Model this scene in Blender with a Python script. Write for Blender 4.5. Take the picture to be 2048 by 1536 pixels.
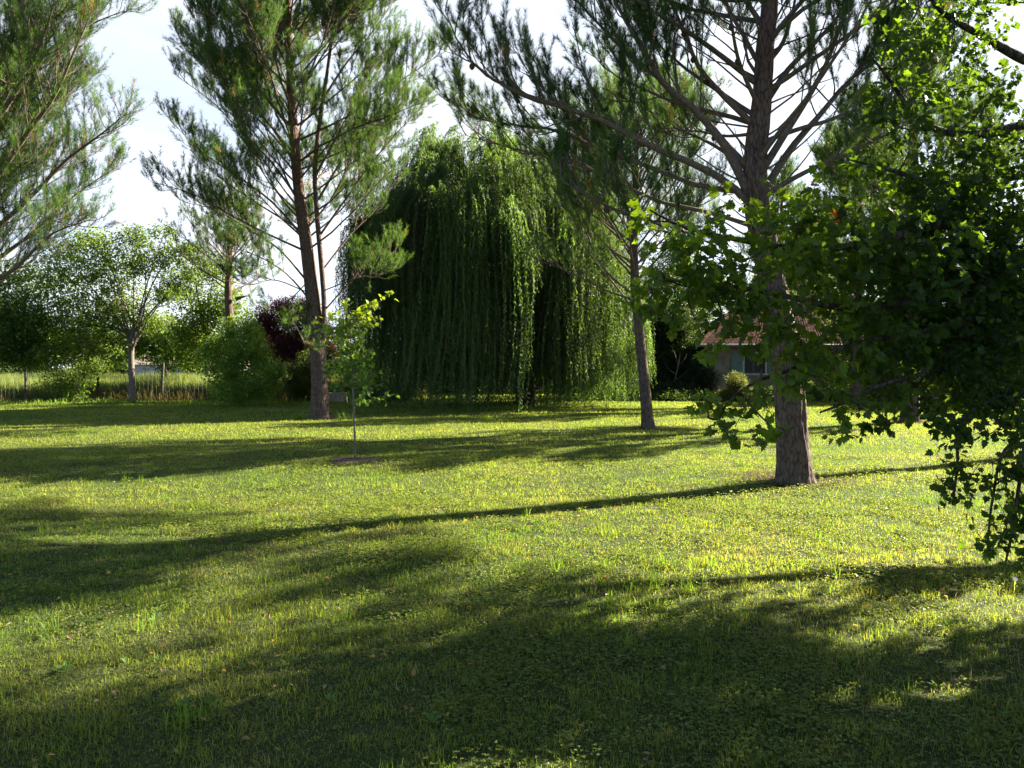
import bpy, math
import numpy as np
from math import radians, sin, cos, pi

SC = bpy.context.scene
COL = SC.collection
for _o in list(bpy.data.objects):
    bpy.data.objects.remove(_o)

# ------------------------------------------------------------------ camera
CAM_H, FPX, PITCH = 1.6, 1479.0, math.atan(33 / 1479)
cam_d = bpy.data.cameras.new("camera")
cam_d.sensor_width = 36
cam_d.lens = 36 * FPX / 2048
cam_d.clip_end = 3000
cam = bpy.data.objects.new("camera", cam_d)
COL.objects.link(cam)
cam.location = (0, 0, CAM_H)
cam.rotation_euler = (pi / 2 - PITCH, 0, 0)
SC.camera = cam

# ------------------------------------------------------------------ light
SUN_AZ, SUN_EL = 61.5, 29.0           # azimuth clockwise from +Y
world = bpy.data.worlds.new("World")
SC.world = world
world.use_nodes = True
wt = world.node_tree
bg = wt.nodes['Background']
sky = wt.nodes.new('ShaderNodeTexSky')
sky.sky_type = 'NISHITA'
sky.sun_disc = False
sky.sun_elevation = radians(SUN_EL)
sky.sun_rotation = radians(SUN_AZ)
sky.air_density = 0.6
sky.dust_density = 0.6
sky.ozone_density = 1.2
wtc = wt.nodes.new('ShaderNodeTexCoord')
wmap = wt.nodes.new('ShaderNodeMapping')
wmap.inputs['Scale'].default_value = (1.0, 1.0, 2.6)
wnz = wt.nodes.new('ShaderNodeTexNoise')
wnz.inputs['Scale'].default_value = 2.2
wnz.inputs['Detail'].default_value = 7
wnz.inputs['Roughness'].default_value = 0.55
wrm = wt.nodes.new('ShaderNodeMapRange')
wrm.inputs['From Min'].default_value = 0.26
wrm.inputs['To Min'].default_value = 0.4
wrm.inputs['From Max'].default_value = 0.62
wmix = wt.nodes.new('ShaderNodeMix')
wmix.data_type = 'RGBA'
wt.links.new(wtc.outputs['Generated'], wmap.inputs['Vector'])
wt.links.new(wmap.outputs[0], wnz.inputs['Vector'])
wt.links.new(wnz.outputs['Fac'], wrm.inputs['Value'])
wsep = wt.nodes.new('ShaderNodeSeparateXYZ')
wt.links.new(wtc.outputs['Generated'], wsep.inputs[0])
wel = wt.nodes.new('ShaderNodeMapRange')           # the haze veil thins out overhead
wel.inputs['From Min'].default_value = 0.42
wel.inputs['From Max'].default_value = 0.80
wel.inputs['To Min'].default_value = 1.0
wel.inputs['To Max'].default_value = 0.0
wt.links.new(wsep.outputs['Z'], wel.inputs['Value'])
wmul = wt.nodes.new('ShaderNodeMath'); wmul.operation = 'MULTIPLY'
wt.links.new(wrm.outputs[0], wmul.inputs[0]); wt.links.new(wel.outputs[0], wmul.inputs[1])
wdot = wt.nodes.new('ShaderNodeVectorMath'); wdot.operation = 'DOT_PRODUCT'   # and it is brightest on the sun's side of the sky
wdot.inputs[1].default_value = (0.5, 0.866, 0)
wt.links.new(wtc.outputs['Generated'], wdot.inputs[0])
waz = wt.nodes.new('ShaderNodeMapRange')
waz.inputs['From Min'].default_value = -0.2
waz.inputs['From Max'].default_value = 0.35
waz.inputs['To Min'].default_value = 0.1
wt.links.new(wdot.outputs['Value'], waz.inputs['Value'])
wmu2 = wt.nodes.new('ShaderNodeMath'); wmu2.operation = 'MULTIPLY'
wt.links.new(wmul.outputs[0], wmu2.inputs[0]); wt.links.new(waz.outputs[0], wmu2.inputs[1])
wt.links.new(wmu2.outputs[0], wmix.inputs['Factor'])
wt.links.new(sky.outputs[0], wmix.inputs['A'])
wmix.inputs['B'].default_value = (3.75, 3.95, 4.25, 1)   # thin bright cloud veil
wt.links.new(wmix.outputs['Result'], bg.inputs[0])
bg.inputs[1].default_value = 0.05

sun_d = bpy.data.lights.new("sun", 'SUN')
sun_d.energy = 5.0
sun_d.angle = radians(0.55)
sun_d.color = (1.0, 0.92, 0.75)
sun = bpy.data.objects.new("sun", sun_d)
COL.objects.link(sun)
sun.location = (30, 20, 30)
sun.rotation_euler = (pi / 2 - radians(SUN_EL), 0, -radians(SUN_AZ) + pi)

SC.view_settings.view_transform = 'Standard'
SC.view_settings.look = 'None'
SC.view_settings.gamma = 1
SC.view_settings.exposure = 2.72
SC.render.engine = 'CYCLES'
SC.cycles.max_bounces = 6
SC.cycles.diffuse_bounces = 3
SC.cycles.glossy_bounces = 2
SC.cycles.transmission_bounces = 4
SC.cycles.use_denoising = True
SC.cycles.denoising_prefilter = 'ACCURATE'
SC.cycles.caustics_reflective = False
SC.cycles.caustics_refractive = False

# ------------------------------------------------------------------ helpers
def at(px, py, Y):
    """photo pixel -> world point at distance Y in front of the camera"""
    u, v = px - 1024, 768 - py
    f = np.array([0, cos(PITCH), -sin(PITCH)]); up = np.array([0, sin(PITCH), cos(PITCH)])
    d = f * FPX + up * v + np.array([1.0, 0, 0]) * u
    return np.array([0, 0, CAM_H]) + d * (Y / d[1])

def gnd(px, py):
    u, v = px - 1024, 768 - py
    f = np.array([0, cos(PITCH), -sin(PITCH)]); up = np.array([0, sin(PITCH), cos(PITCH)])
    d = f * FPX + up * v + np.array([1.0, 0, 0]) * u
    return np.array([0, 0, CAM_H]) - d * (CAM_H / d[2])

def nrm(v):
    v = np.asarray(v, float)
    return v / np.maximum(np.linalg.norm(v, axis=-1, keepdims=True), 1e-9)

def hash2(ix, iy, seed):
    h = (ix.astype(np.int64) * 374761393 + iy.astype(np.int64) * 668265263 + seed * 2147483647) & 0xffffffff
    h = ((h ^ (h >> 13)) * 1274126177) & 0xffffffff
    return ((h ^ (h >> 16)) & 0xffff) / 65535.0

def vnoise(x, y, scale, seed=0, octaves=3):
    out = np.zeros_like(x, float); amp = 1; tot = 0
    for o in range(octaves):
        s = scale * 2 ** o
        X, Y = x * s, y * s
        ix, iy = np.floor(X), np.floor(Y)
        fx, fy = X - ix, Y - iy
        fx = fx * fx * (3 - 2 * fx); fy = fy * fy * (3 - 2 * fy)
        ix = ix.astype(int); iy = iy.astype(int)
        a = hash2(ix, iy, seed + o); b = hash2(ix + 1, iy, seed + o)
        c = hash2(ix, iy + 1, seed + o); d = hash2(ix + 1, iy + 1, seed + o)
        out += amp * ((a * (1 - fx) + b * fx) * (1 - fy) + (c * (1 - fx) + d * fx) * fy)
        tot += amp; amp *= 0.5
    return out / tot

class Acc:
    """collects verts, tris, quads and a tint per vertex"""
    def __init__(s):
        s.v = []; s.t = []; s.q = []; s.c = []; s.n = 0
    def add(s, v, t=None, q=None, c=(1, 1, 1)):
        v = np.asarray(v, np.float32).reshape(-1, 3)
        if t is not None and len(t): s.t.append(np.asarray(t, np.int64).reshape(-1, 3) + s.n)
        if q is not None and len(q): s.q.append(np.asarray(q, np.int64).reshape(-1, 4) + s.n)
        c = np.asarray(c, np.float32)
        if c.ndim == 1: c = np.tile(c, (len(v), 1))
        s.v.append(v); s.c.append(c); s.n += len(v)
    def build(s, name, mat, parent=None, smooth=False):
        V = np.concatenate(s.v) if s.v else np.zeros((0, 3), np.float32)
        C = np.concatenate(s.c) if s.c else np.zeros((0, 3), np.float32)
        T = np.concatenate(s.t) if s.t else np.zeros((0, 3), np.int64)
        Q = np.concatenate(s.q) if s.q else np.zeros((0, 4), np.int64)
        me = bpy.data.meshes.new(name)
        me.vertices.add(len(V)); me.vertices.foreach_set('co', V.ravel())
        idx = np.concatenate([T.ravel(), Q.ravel()]).astype(np.int32)
        me.loops.add(len(idx)); me.loops.foreach_set('vertex_index', idx)
        st = np.concatenate([np.arange(len(T)) * 3, len(T) * 3 + np.arange(len(Q)) * 4]).astype(np.int32)
        me.polygons.add(len(st)); me.polygons.foreach_set('loop_start', st)
        me.polygons.foreach_set('use_smooth', np.full(len(st), smooth, bool))
        a = me.attributes.new('tint', 'FLOAT_COLOR', 'POINT')
        a.data.foreach_set('color', np.concatenate([C, np.ones((len(C), 1), np.float32)], 1).astype(np.float32).ravel())
        me.update(calc_edges=True)
        me.materials.append(mat)
        o = bpy.data.objects.new(name, me)
        COL.objects.link(o)
        if parent is not None: o.parent = parent
        return o

def tag(o, label=None, cat=None, group=None, kind=None):
    if label: o['label'] = label
    if cat: o['category'] = cat
    if group: o['group'] = group
    if kind: o['kind'] = kind
    return o

def thing(name, label, cat, group=None):
    """an Empty; parts are built in world coordinates and settled on it by settle()"""
    o = bpy.data.objects.new(name, None)
    COL.objects.link(o)
    o.empty_display_size = 0.2
    return tag(o, label, cat, group)

def settle(root, loc):
    """move the Empty to the thing's base without moving its parts in the world"""
    loc = np.asarray(loc, float)
    def shift(me):
        co = np.empty(len(me.vertices) * 3, np.float32); me.vertices.foreach_get('co', co)
        co = co.reshape(-1, 3) - loc.astype(np.float32)
        me.vertices.foreach_set('co', co.ravel()); me.update()
    done = set()
    def walk(o):
        for ch in [x for x in bpy.data.objects if x.parent == o]:
            if ch.type == 'MESH' and ch.data.name not in done:
                done.add(ch.data.name); shift(ch.data)
            walk(ch)
    walk(root)
    root.location = loc

def tube(acc, pts, rad, sides=6, c=(1, 1, 1), cap=True, bump=None):
    pts = np.asarray(pts, float); n = len(pts)
    rad = np.broadcast_to(np.asarray(rad, float), (n,))
    tan = np.empty_like(pts); tan[1:-1] = pts[2:] - pts[:-2]; tan[0] = pts[1] - pts[0]; tan[-1] = pts[-1] - pts[-2]
    tan = nrm(tan)
    ref = np.array([0.0, 1, 0]) if abs(tan[:, 1]).max() < 0.9 else (np.array([1.0, 0, 0]) if abs(tan[:, 0]).max() < 0.9 else np.array([0.3, 0.4, 1.0]))
    a = nrm(np.cross(tan, ref)); b = np.cross(tan, a)
    th = np.arange(sides) * 2 * pi / sides
    r = rad[:, None] * np.ones((1, sides))
    if bump is not None: r = bump(r, th, pts)
    ring = pts[:, None, :] + r[:, :, None] * (np.cos(th)[None, :, None] * a[:, None, :] + np.sin(th)[None, :, None] * b[:, None, :])
    i = np.arange(n - 1)[:, None] * sides; j = np.arange(sides)[None, :]; k = (j + 1) % sides
    q = np.stack([i + j, i + k, i + sides + k, i + sides + j], -1).reshape(-1, 4)
    v = ring.reshape(-1, 3); t = None
    if cap:
        v = np.concatenate([v, pts[-1:] + tan[-1:] * rad[-1]])
        t = np.stack([(n - 1) * sides + j[0], (n - 1) * sides + k[0], np.full(sides, n * sides)], -1)
    acc.add(v, t, q, c)

def smooth_path(pts, n):
    """Catmull-Rom through control points"""
    P = np.asarray(pts, float)
    P = np.concatenate([[2 * P[0] - P[1]], P, [2 * P[-1] - P[-2]]])
    m = len(P) - 3
    u = np.linspace(0, m - 1e-6, n); k = u.astype(int); t = (u - k)[:, None]
    a, b, c, d = P[k], P[k + 1], P[k + 2], P[k + 3]
    return 0.5 * (2 * b + (c - a) * t + (2 * a - 5 * b + 4 * c - d) * t ** 2 + (3 * b - a - 3 * c + d) * t ** 3)

def grow(rng, p0, d, L, n=7, up=0.15, wob=0.12):
    pts = [np.array(p0, float)]; d = nrm(d); s = L / (n - 1)
    for _ in range(n - 1):
        d = nrm(d + rng.normal(0, wob, 3) + np.array([0, 0, up]))
        pts.append(pts[-1] + d * s)
    return np.array(pts)

def box(acc, lo, hi, c=(1, 1, 1)):
    x0, y0, z0 = lo; x1, y1, z1 = hi
    v = [(x0, y0, z0), (x1, y0, z0), (x1, y1, z0), (x0, y1, z0), (x0, y0, z1), (x1, y0, z1), (x1, y1, z1), (x0, y1, z1)]
    acc.add(v, None, [(0, 3, 2, 1), (4, 5, 6, 7), (0, 1, 5, 4), (1, 2, 6, 5), (2, 3, 7, 6), (3, 0, 4, 7)], c)

# ------------------------------------------------------------------ materials
def new_mat(name):
    m = bpy.data.materials.new(name); m.use_nodes = True
    nt = m.node_tree
    return m, nt, nt.nodes['Principled BSDF'], nt.nodes['Material Output']

def leaf_mat(name, trans=0.45, tcol=(1.5, 1.5, 0.5), rough=0.5, spec=0.3):
    m, nt, p, out = new_mat(name)
    at_ = nt.nodes.new('ShaderNodeAttribute'); at_.attribute_name = 'tint'
    nt.links.new(at_.outputs['Color'], p.inputs['Base Color'])
    p.inputs['Roughness'].default_value = rough
    p.inputs['Specular IOR Level'].default_value = spec
    tr = nt.nodes.new('ShaderNodeBsdfTranslucent')
    mul = nt.nodes.new('ShaderNodeMix'); mul.data_type = 'RGBA'; mul.blend_type = 'MULTIPLY'
    mul.inputs['Factor'].default_value = 1
    nt.links.new(at_.outputs['Color'], mul.inputs['A'])
    mul.inputs['B'].default_value = (*tcol, 1)
    nt.links.new(mul.outputs['Result'], tr.inputs['Color'])
    ms = nt.nodes.new('ShaderNodeMixShader'); ms.inputs[0].default_value = trans
    nt.links.new(p.outputs[0], ms.inputs[1]); nt.links.new(tr.outputs[0], ms.inputs[2])
    nt.links.new(ms.outputs[0], out.inputs['Surface'])
    return m

def bark_mat(name, c1, c2, scale=14, stretch=0.25, bump=0.6, vor=0.5):
    m, nt, p, out = new_mat(name)
    L = nt.links.new
    tc = nt.nodes.new('ShaderNodeTexCoord'); mp = nt.nodes.new('ShaderNodeMapping')
    mp.inputs['Scale'].default_value = (1, 1, stretch)
    L(tc.outputs['Object'], mp.inputs['Vector'])
    nz = nt.nodes.new('ShaderNodeTexNoise'); nz.inputs['Scale'].default_value = scale; nz.inputs['Detail'].default_value = 8
    nz.inputs['Roughness'].default_value = 0.65
    L(mp.outputs[0], nz.inputs['Vector'])
    vo = nt.nodes.new('ShaderNodeTexVoronoi'); vo.inputs['Scale'].default_value = scale * 1.3
    vo.feature = 'DISTANCE_TO_EDGE'
    L(mp.outputs[0], vo.inputs['Vector'])
    vr = nt.nodes.new('ShaderNodeMapRange'); vr.inputs['From Max'].default_value = 0.18
    L(vo.outputs['Distance'], vr.inputs['Value'])
    mx = nt.nodes.new('ShaderNodeMix'); mx.data_type = 'FLOAT'; mx.inputs['Factor'].default_value = vor
    L(nz.outputs['Fac'], mx.inputs['A']); L(vr.outputs[0], mx.inputs['B'])
    cr = nt.nodes.new('ShaderNodeValToRGB')
    cr.color_ramp.elements[0].position = 0.25; cr.color_ramp.elements[0].color = (*c1, 1)
    cr.color_ramp.elements[1].position = 0.8; cr.color_ramp.elements[1].color = (*c2, 1)
    L(mx.outputs['Result'], cr.inputs['Fac'])
    at_ = nt.nodes.new('ShaderNodeAttribute'); at_.attribute_name = 'tint'
    mul = nt.nodes.new('ShaderNodeMix'); mul.data_type = 'RGBA'; mul.blend_type = 'MULTIPLY'; mul.inputs['Factor'].default_value = 1
    L(cr.outputs['Color'], mul.inputs['A']); L(at_.outputs['Color'], mul.inputs['B'])
    L(mul.outputs['Result'], p.inputs['Base Color'])
    bp = nt.nodes.new('ShaderNodeBump'); bp.inputs['Strength'].default_value = bump; bp.inputs['Distance'].default_value = 0.03
    L(mx.outputs['Result'], bp.inputs['Height']); L(bp.outputs[0], p.inputs['Normal'])
    p.inputs['Roughness'].default_value = 0.9; p.inputs['Specular IOR Level'].default_value = 0.15
    return m

def noise_mat(name, c1, c2, scale=6, rough=0.85, bump=0.2, detail=6, stretch=(1, 1, 1), lo=0.35, hi=0.65):
    m, nt, p, out = new_mat(name)
    L = nt.links.new
    tc = nt.nodes.new('ShaderNodeTexCoord'); mp = nt.nodes.new('ShaderNodeMapping')
    mp.inputs['Scale'].default_value = stretch
    L(tc.outputs['Object'], mp.inputs['Vector'])
    nz = nt.nodes.new('ShaderNodeTexNoise'); nz.inputs['Scale'].default_value = scale; nz.inputs['Detail'].default_value = detail
    L(mp.outputs[0], nz.inputs['Vector'])
    cr = nt.nodes.new('ShaderNodeValToRGB')
    cr.color_ramp.elements[0].position = lo; cr.color_ramp.elements[0].color = (*c1, 1)
    cr.color_ramp.elements[1].position = hi; cr.color_ramp.elements[1].color = (*c2, 1)
    L(nz.outputs['Fac'], cr.inputs['Fac'])
    at_ = nt.nodes.new('ShaderNodeAttribute'); at_.attribute_name = 'tint'
    mul = nt.nodes.new('ShaderNodeMix'); mul.data_type = 'RGBA'; mul.blend_type = 'MULTIPLY'; mul.inputs['Factor'].default_value = 1
    L(cr.outputs['Color'], mul.inputs['A']); L(at_.outputs['Color'], mul.inputs['B'])
    L(mul.outputs['Result'], p.inputs['Base Color'])
    p.inputs['Roughness'].default_value = rough; p.inputs['Specular IOR Level'].default_value = 0.25
    if bump:
        bp = nt.nodes.new('ShaderNodeBump'); bp.inputs['Strength'].default_value = bump; bp.inputs['Distance'].default_value = 0.02
        L(nz.outputs['Fac'], bp.inputs['Height']); L(bp.outputs[0], p.inputs['Normal'])
    return m

M_GRASS = leaf_mat('grass_blades', 0.55, (1.9, 1.8, 0.5), 0.6, 0.2)
M_LEAF = leaf_mat('broad_leaves', 0.45, (2.0, 1.8, 0.5), 0.5, 0.22)
M_MAPLE = leaf_mat('maple_leaves', 0.5, (4.0, 3.4, 0.6), 0.5, 0.25)
M_WILLOW = leaf_mat('willow_leaves', 0.5, (2.3, 2.15, 0.55), 0.5, 0.25)
M_NEEDLE = leaf_mat('pine_needles', 0.4, (2.3, 2.2, 0.65), 0.55, 0.15)
M_PURPLE = leaf_mat('purple_leaves', 0.35, (2.2, 0.8, 0.8), 0.45, 0.3)
M_BARK = bark_mat('pine_bark', (0.024, 0.016, 0.013), (0.18, 0.125, 0.097), 17, 0.3, 1.0, 0.24)
M_TWIG = bark_mat('twig_bark', (0.05, 0.038, 0.03), (0.21, 0.155, 0.12), 25, 0.6, 0.3, 0.2)
M_BARK2 = bark_mat('smooth_bark', (0.07, 0.055, 0.045), (0.24, 0.20, 0.16), 12, 0.4, 0.5, 0.2)
M_DARKBARK = bark_mat('dark_bark', (0.02, 0.015, 0.012), (0.09, 0.07, 0.055), 12, 0.3, 0.8, 0.4)

# ------------------------------------------------------------------ ground
def terrain_z(x, y):
    x = np.asarray(x, float); y = np.asarray(y, float)
    return (vnoise(x + 50, y + 50, 0.35, 3, 3) - 0.5) * 0.07

def build_ground():
    # one sheet to the horizon: fine near the camera, coarse beyond
    gx = np.concatenate([-np.geomspace(900, 30, 14), np.arange(-28, 28.1, 0.35), np.geomspace(30, 900, 14)])
    gy = np.concatenate([-np.geomspace(300, 8, 8), np.arange(-6, 42, 0.35), np.geomspace(43, 1500, 20)])
    X, Y = np.meshgrid(gx, gy)
    Z = terrain_z(X, Y)
    far = np.clip((np.hypot(X, Y) - 45) / 30, 0, 1)
    Z = Z * (1 - far)
    V = np.stack([X, Y, Z], -1).reshape(-1, 3)
    nx, ny = len(gx), len(gy)
    i = np.arange(ny - 1)[:, None] * nx; j = np.arange(nx - 1)[None, :]
    q = np.stack([i + j, i + j + 1, i + nx + j + 1, i + nx + j], -1).reshape(-1, 4)
    a = Acc(); a.add(V, None, q)
    m, nt, p, out = new_mat('ground_soil')
    L = nt.links.new
    tc = nt.nodes.new('ShaderNodeTexCoord')
    n1 = nt.nodes.new('ShaderNodeTexNoise'); n1.inputs['Scale'].default_value = 30; n1.inputs['Detail'].default_value = 8
    n2 = nt.nodes.new('ShaderNodeTexNoise'); n2.inputs['Scale'].default_value = 0.8; n2.inputs['Detail'].default_value = 5
    L(tc.outputs['Object'], n1.inputs['Vector']); L(tc.outputs['Object'], n2.inputs['Vector'])
    cr = nt.nodes.new('ShaderNodeValToRGB')
    e = cr.color_ramp.elements
    e[0].position = 0.3; e[0].color = (0.015, 0.02, 0.008, 1); e[1].position = 0.75; e[1].color = (0.06, 0.08, 0.024, 1)
    L(n1.outputs['Fac'], cr.inputs['Fac'])
    c2 = nt.nodes.new('ShaderNodeValToRGB')
    c2.color_ramp.elements[0].color = (0.7, 0.9, 0.6, 1); c2.color_ramp.elements[1].color = (1.3, 1.1, 1.0, 1)
    L(n2.outputs['Fac'], c2.inputs['Fac'])
    mx = nt.nodes.new('ShaderNodeMix'); mx.data_type = 'RGBA'; mx.blend_type = 'MULTIPLY'; mx.inputs['Factor'].default_value = 1
    L(cr.outputs['Color'], mx.inputs['A']); L(c2.outputs['Color'], mx.inputs['B']); L(mx.outputs['Result'], p.inputs['Base Color'])
    p.inputs['Roughness'].default_value = 0.95; p.inputs['Specular IOR Level'].default_value = 0.1
    bp = nt.nodes.new('ShaderNodeBump'); bp.inputs['Strength'].default_value = 0.8; bp.inputs['Distance'].default_value = 0.03
    L(n1.outputs['Fac'], bp.inputs['Height']); L(bp.outputs[0], p.inputs['Normal'])
    tag(a.build('ground', m, smooth=True), 'lawn earth and thatch running out to the far field', 'ground', kind='structure')
build_ground()

SOIL = gnd(710, 922)
def in_patch(x, y):
    return np.hypot((x - SOIL[0]) / 0.46, (y - SOIL[1]) / 0.38)

def grass_tint(rng, x, y):
    n = len(x)
    a = vnoise(x, y, 0.55, 11, 3); b = vnoise(x, y, 1.7, 23, 3); c = vnoise(x, y, 5.0, 31, 2)
    green = np.array([0.082, 0.15, 0.028]); yel = np.array([0.20, 0.235, 0.052]); dry = np.array([0.20, 0.175, 0.11])
    k = np.clip(a * 1.5 - 0.25 + rng.normal(0, 0.22, n), 0, 1)[:, None]
    col = green * (1 - k) + yel * k
    d = np.clip((b - 0.47) * 2.4 + (c - 0.5) * 1.4 + rng.normal(0, 0.25, n), 0, 1)
    d = d * (rng.random(n) < 0.42)
    col = col * (1 - d[:, None]) + dry * d[:, None]
    return col * rng.uniform(0.7, 1.3, n)[:, None]

def sample_lawn(rng, y0, y1, dens, margin=2.2):
    xm = 0.70 * y1 + margin
    n = int(dens * 2 * xm * (y1 - y0))
    x = rng.uniform(-xm, xm, n); y = rng.uniform(y0, y1, n)
    k = np.abs(x) < 0.70 * y + margin
    x, y = x[k], y[k]
    keep = (in_patch(x, y) > 1) | (rng.random(len(x)) < 0.06)
    return x[keep], y[keep]

def blades(acc, rng, x, y, h, w, tint, lean=0.5, segs=2, face=0.0):
    n = len(x)
    z = terrain_z(x, y) - 0.004
    th = rng.uniform(0, 2 * pi, n)
    if face: th = rng.normal(0, face, n)
    wx, wy = np.cos(th) * w / 2, np.sin(th) * w / 2
    ph = rng.uniform(0, 2 * pi, n); ln = h * rng.gamma(2.0, lean / 2, n)
    lx, ly = np.cos(ph) * ln, np.sin(ph) * ln
    zz = np.sqrt(np.maximum(h * h - np.minimum(ln, h * 0.93) ** 2, 1e-6))
    P = np.stack([x, y, z], -1)
    W = np.stack([wx, wy, 0 * wx], -1)
    tip = P + np.stack([lx, ly, zz], -1)
    if segs == 1:
        v = np.stack([P - W, P + W, tip], 1).reshape(-1, 3)
        t = np.arange(n)[:, None] * 3 + np.array([0, 1, 2])
        c = np.repeat(tint, 3, 0)
        acc.add(v, t, None, c)
    else:
        mid = P + np.stack([lx * 0.33, ly * 0.33, zz * 0.62], -1)
        v = np.stack([P - W, P + W, mid + W * 0.8, mid - W * 0.8, tip], 1).reshape(-1, 3)
        b = np.arange(n)[:, None] * 5
        c = np.stack([tint * 0.9, tint * 0.9, tint, tint, tint * 1.08], 1).reshape(-1, 3)
        acc.add(v, b + np.array([3, 2, 4]), b + np.array([0, 1, 2, 3]), c)

def build_lawn():
    rng = np.random.default_rng(5)
    acc = Acc()
    for (y0, y1, dens, w, hb, segs) in [(1.6, 5.5, 7000, 0.0032, 0.038, 2), (5.5, 9, 4500, 0.0042, 0.038, 2), (9, 15, 2200, 0.007, 0.042, 1),
                                        (15, 24, 900, 0.013, 0.05, 1), (24, 35.3, 450, 0.022, 0.06, 1), (35.3, 47, 200, .035, .08, 1)]:
        x, y = sample_lawn(rng, y0, y1, dens)
        if y0 > 35: k_ = x > -7; x, y = x[k_], y[k_]
        n = len(x)
        tall = np.clip((vnoise(x, y, 2.2, 71, 2) - 0.52) * 4, 0, 1)
        cl_ = vnoise(x, y, 6.5, 131, 2)
        h = hb * rng.uniform(0.5, 1.35, n) * (1 + 0.25 * tall) * (0.5 + 1.0 * np.clip((cl_ - .25) * 1.9, 0, 1) ** 1.5)
        ww = w * rng.uniform(0.7, 1.4, n)
        blades(acc, rng, x, y, h, ww, grass_tint(rng, x, y), 0.95, segs)
    tag(acc.build('lawn_grass', M_GRASS), 'short rough lawn grass in green, yellow and dry tones', 'grass', kind='stuff')
    # taller single tussocks
    acc = Acc()
    nt_ = 130
    cx = rng.uniform(-1, 1, nt_); cy = 2.2 + 11 * rng.random(nt_) ** 1.2; cx = cx * (0.72 * cy + 1)
    cx = np.concatenate([cx, gnd(1400, 1160)[0] + rng.normal(0, 0.5, 26), gnd(1240, 1225)[0] + rng.normal(0, .2, 10), gnd(400, 1440)[0] + rng.normal(0, .08, 5)])
    cy = np.concatenate([cy, gnd(1400, 1160)[1] + rng.normal(0, 0.25, 26), gnd(1240, 1225)[1] + rng.normal(0, .15, 10), gnd(400, 1440)[1] + rng.normal(0, .05, 5)])
    k = rng.integers(10, 32, len(cx))
    x = np.repeat(cx, k); y = np.repeat(cy, k); n = len(x)
    x = x + rng.normal(0, 0.03, n); y = y + rng.normal(0, 0.03, n)
    hh = np.repeat(rng.uniform(0.07, 0.15, len(cx)), k) * rng.uniform(0.5, 1.2, n)
    tint = np.array([0.10, 0.18, 0.03]) * rng.uniform(0.8, 1.5, (n, 1)) * np.array([1.1, 1, 1])
    blades(acc, rng, x, y, hh, rng.uniform(0.003, 0.006, n), tint, 0.6, 2)
    tag(acc.build('grass_tussocks', M_GRASS), 'taller green grass tufts standing out of the short lawn', 'grass', kind='stuff')
    # dry flower stalks
    acc = Acc()
    x, y = sample_lawn(rng, 1.8, 9, 160, 1.0)
    kk = vnoise(x, y, 0.9, 91, 3) > 0.5; x, y = x[kk], y[kk]; n = len(x)
    blades(acc, rng, x, y, rng.uniform(0.04, 0.11, n), rng.uniform(0.0018, 0.003, n), np.array([0.24, 0.21, 0.15]) * rng.uniform(0.6, 1.3, (n, 1)), 0.9, 2)
    tag(acc.build('dry_stalks', M_GRASS), 'thin straw coloured dry stalks scattered through the lawn', 'dry grass', kind='stuff')
build_lawn()

def leaf_quads(acc, C, D, N, L, W, tint, fold=0.25):
    """rhombus leaves: base C, direction D, normal N, length L, width W (arrays)"""
    n = len(C)
    D = nrm(D); S = nrm(np.cross(D, N)); N = np.cross(S, D)
    L = np.broadcast_to(L, (n,))[:, None]; W = np.broadcast_to(W, (n,))[:, None]
    m = C + D * L * 0.45
    v = np.stack([C, m + S * W / 2 + N * W * fold, C + D * L, m - S * W / 2 + N * W * fold], 1).reshape(-1, 3)
    b = np.arange(n)[:, None] * 4
    acc.add(v, np.concatenate([b + np.array([0, 2, 1]), b + np.array([0, 3, 2])]), None, np.repeat(tint, 4, 0))

LOBED = np.array([(0, 0), (0.10, 0.02), (0.34, -0.02), (0.30, 0.16), (0.52, 0.30), (0.36, 0.42), (0.42, 0.66), (0.22, 0.66), (0.16, 0.80), (0, 1.0),
                  (-0.16, 0.80), (-0.22, 0.66), (-0.42, 0.66), (-0.36, 0.42), (-0.52, 0.30), (-0.30, 0.16), (-0.34, -0.02), (-0.10, 0.02)])
def leaf_lobed(acc, rng, C, D, N, L, tint):
    n = len(C); D = nrm(D); S = nrm(np.cross(D, N)); N = np.cross(S, D)
    L = np.broadcast_to(L, (n,))
    cur = rng.uniform(-0.5, 0.1, n); fo = rng.uniform(0.0, 0.45, n)
    pts = np.concatenate([[(0, 0.4)], LOBED]); m = len(pts)
    u, w = pts[:, 0], pts[:, 1]
    z = fo[:, None] * np.abs(u)[None] + cur[:, None] * (w ** 2)[None] + rng.normal(0, 0.025, (n, m))
    v = C[:, None] + L[:, None, None] * (D[:, None] * w[None, :, None] + S[:, None] * u[None, :, None] + N[:, None] * z[:, :, None])
    k = np.arange(1, m); kn = np.roll(k, -1)
    t = np.stack([np.zeros(m - 1, int), k, kn], -1)
    b = np.arange(n)[:, None, None] * m
    acc.add(v.reshape(-1, 3), (b + t[None]).reshape(-1, 3), None, np.repeat(tint, m, 0))

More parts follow.
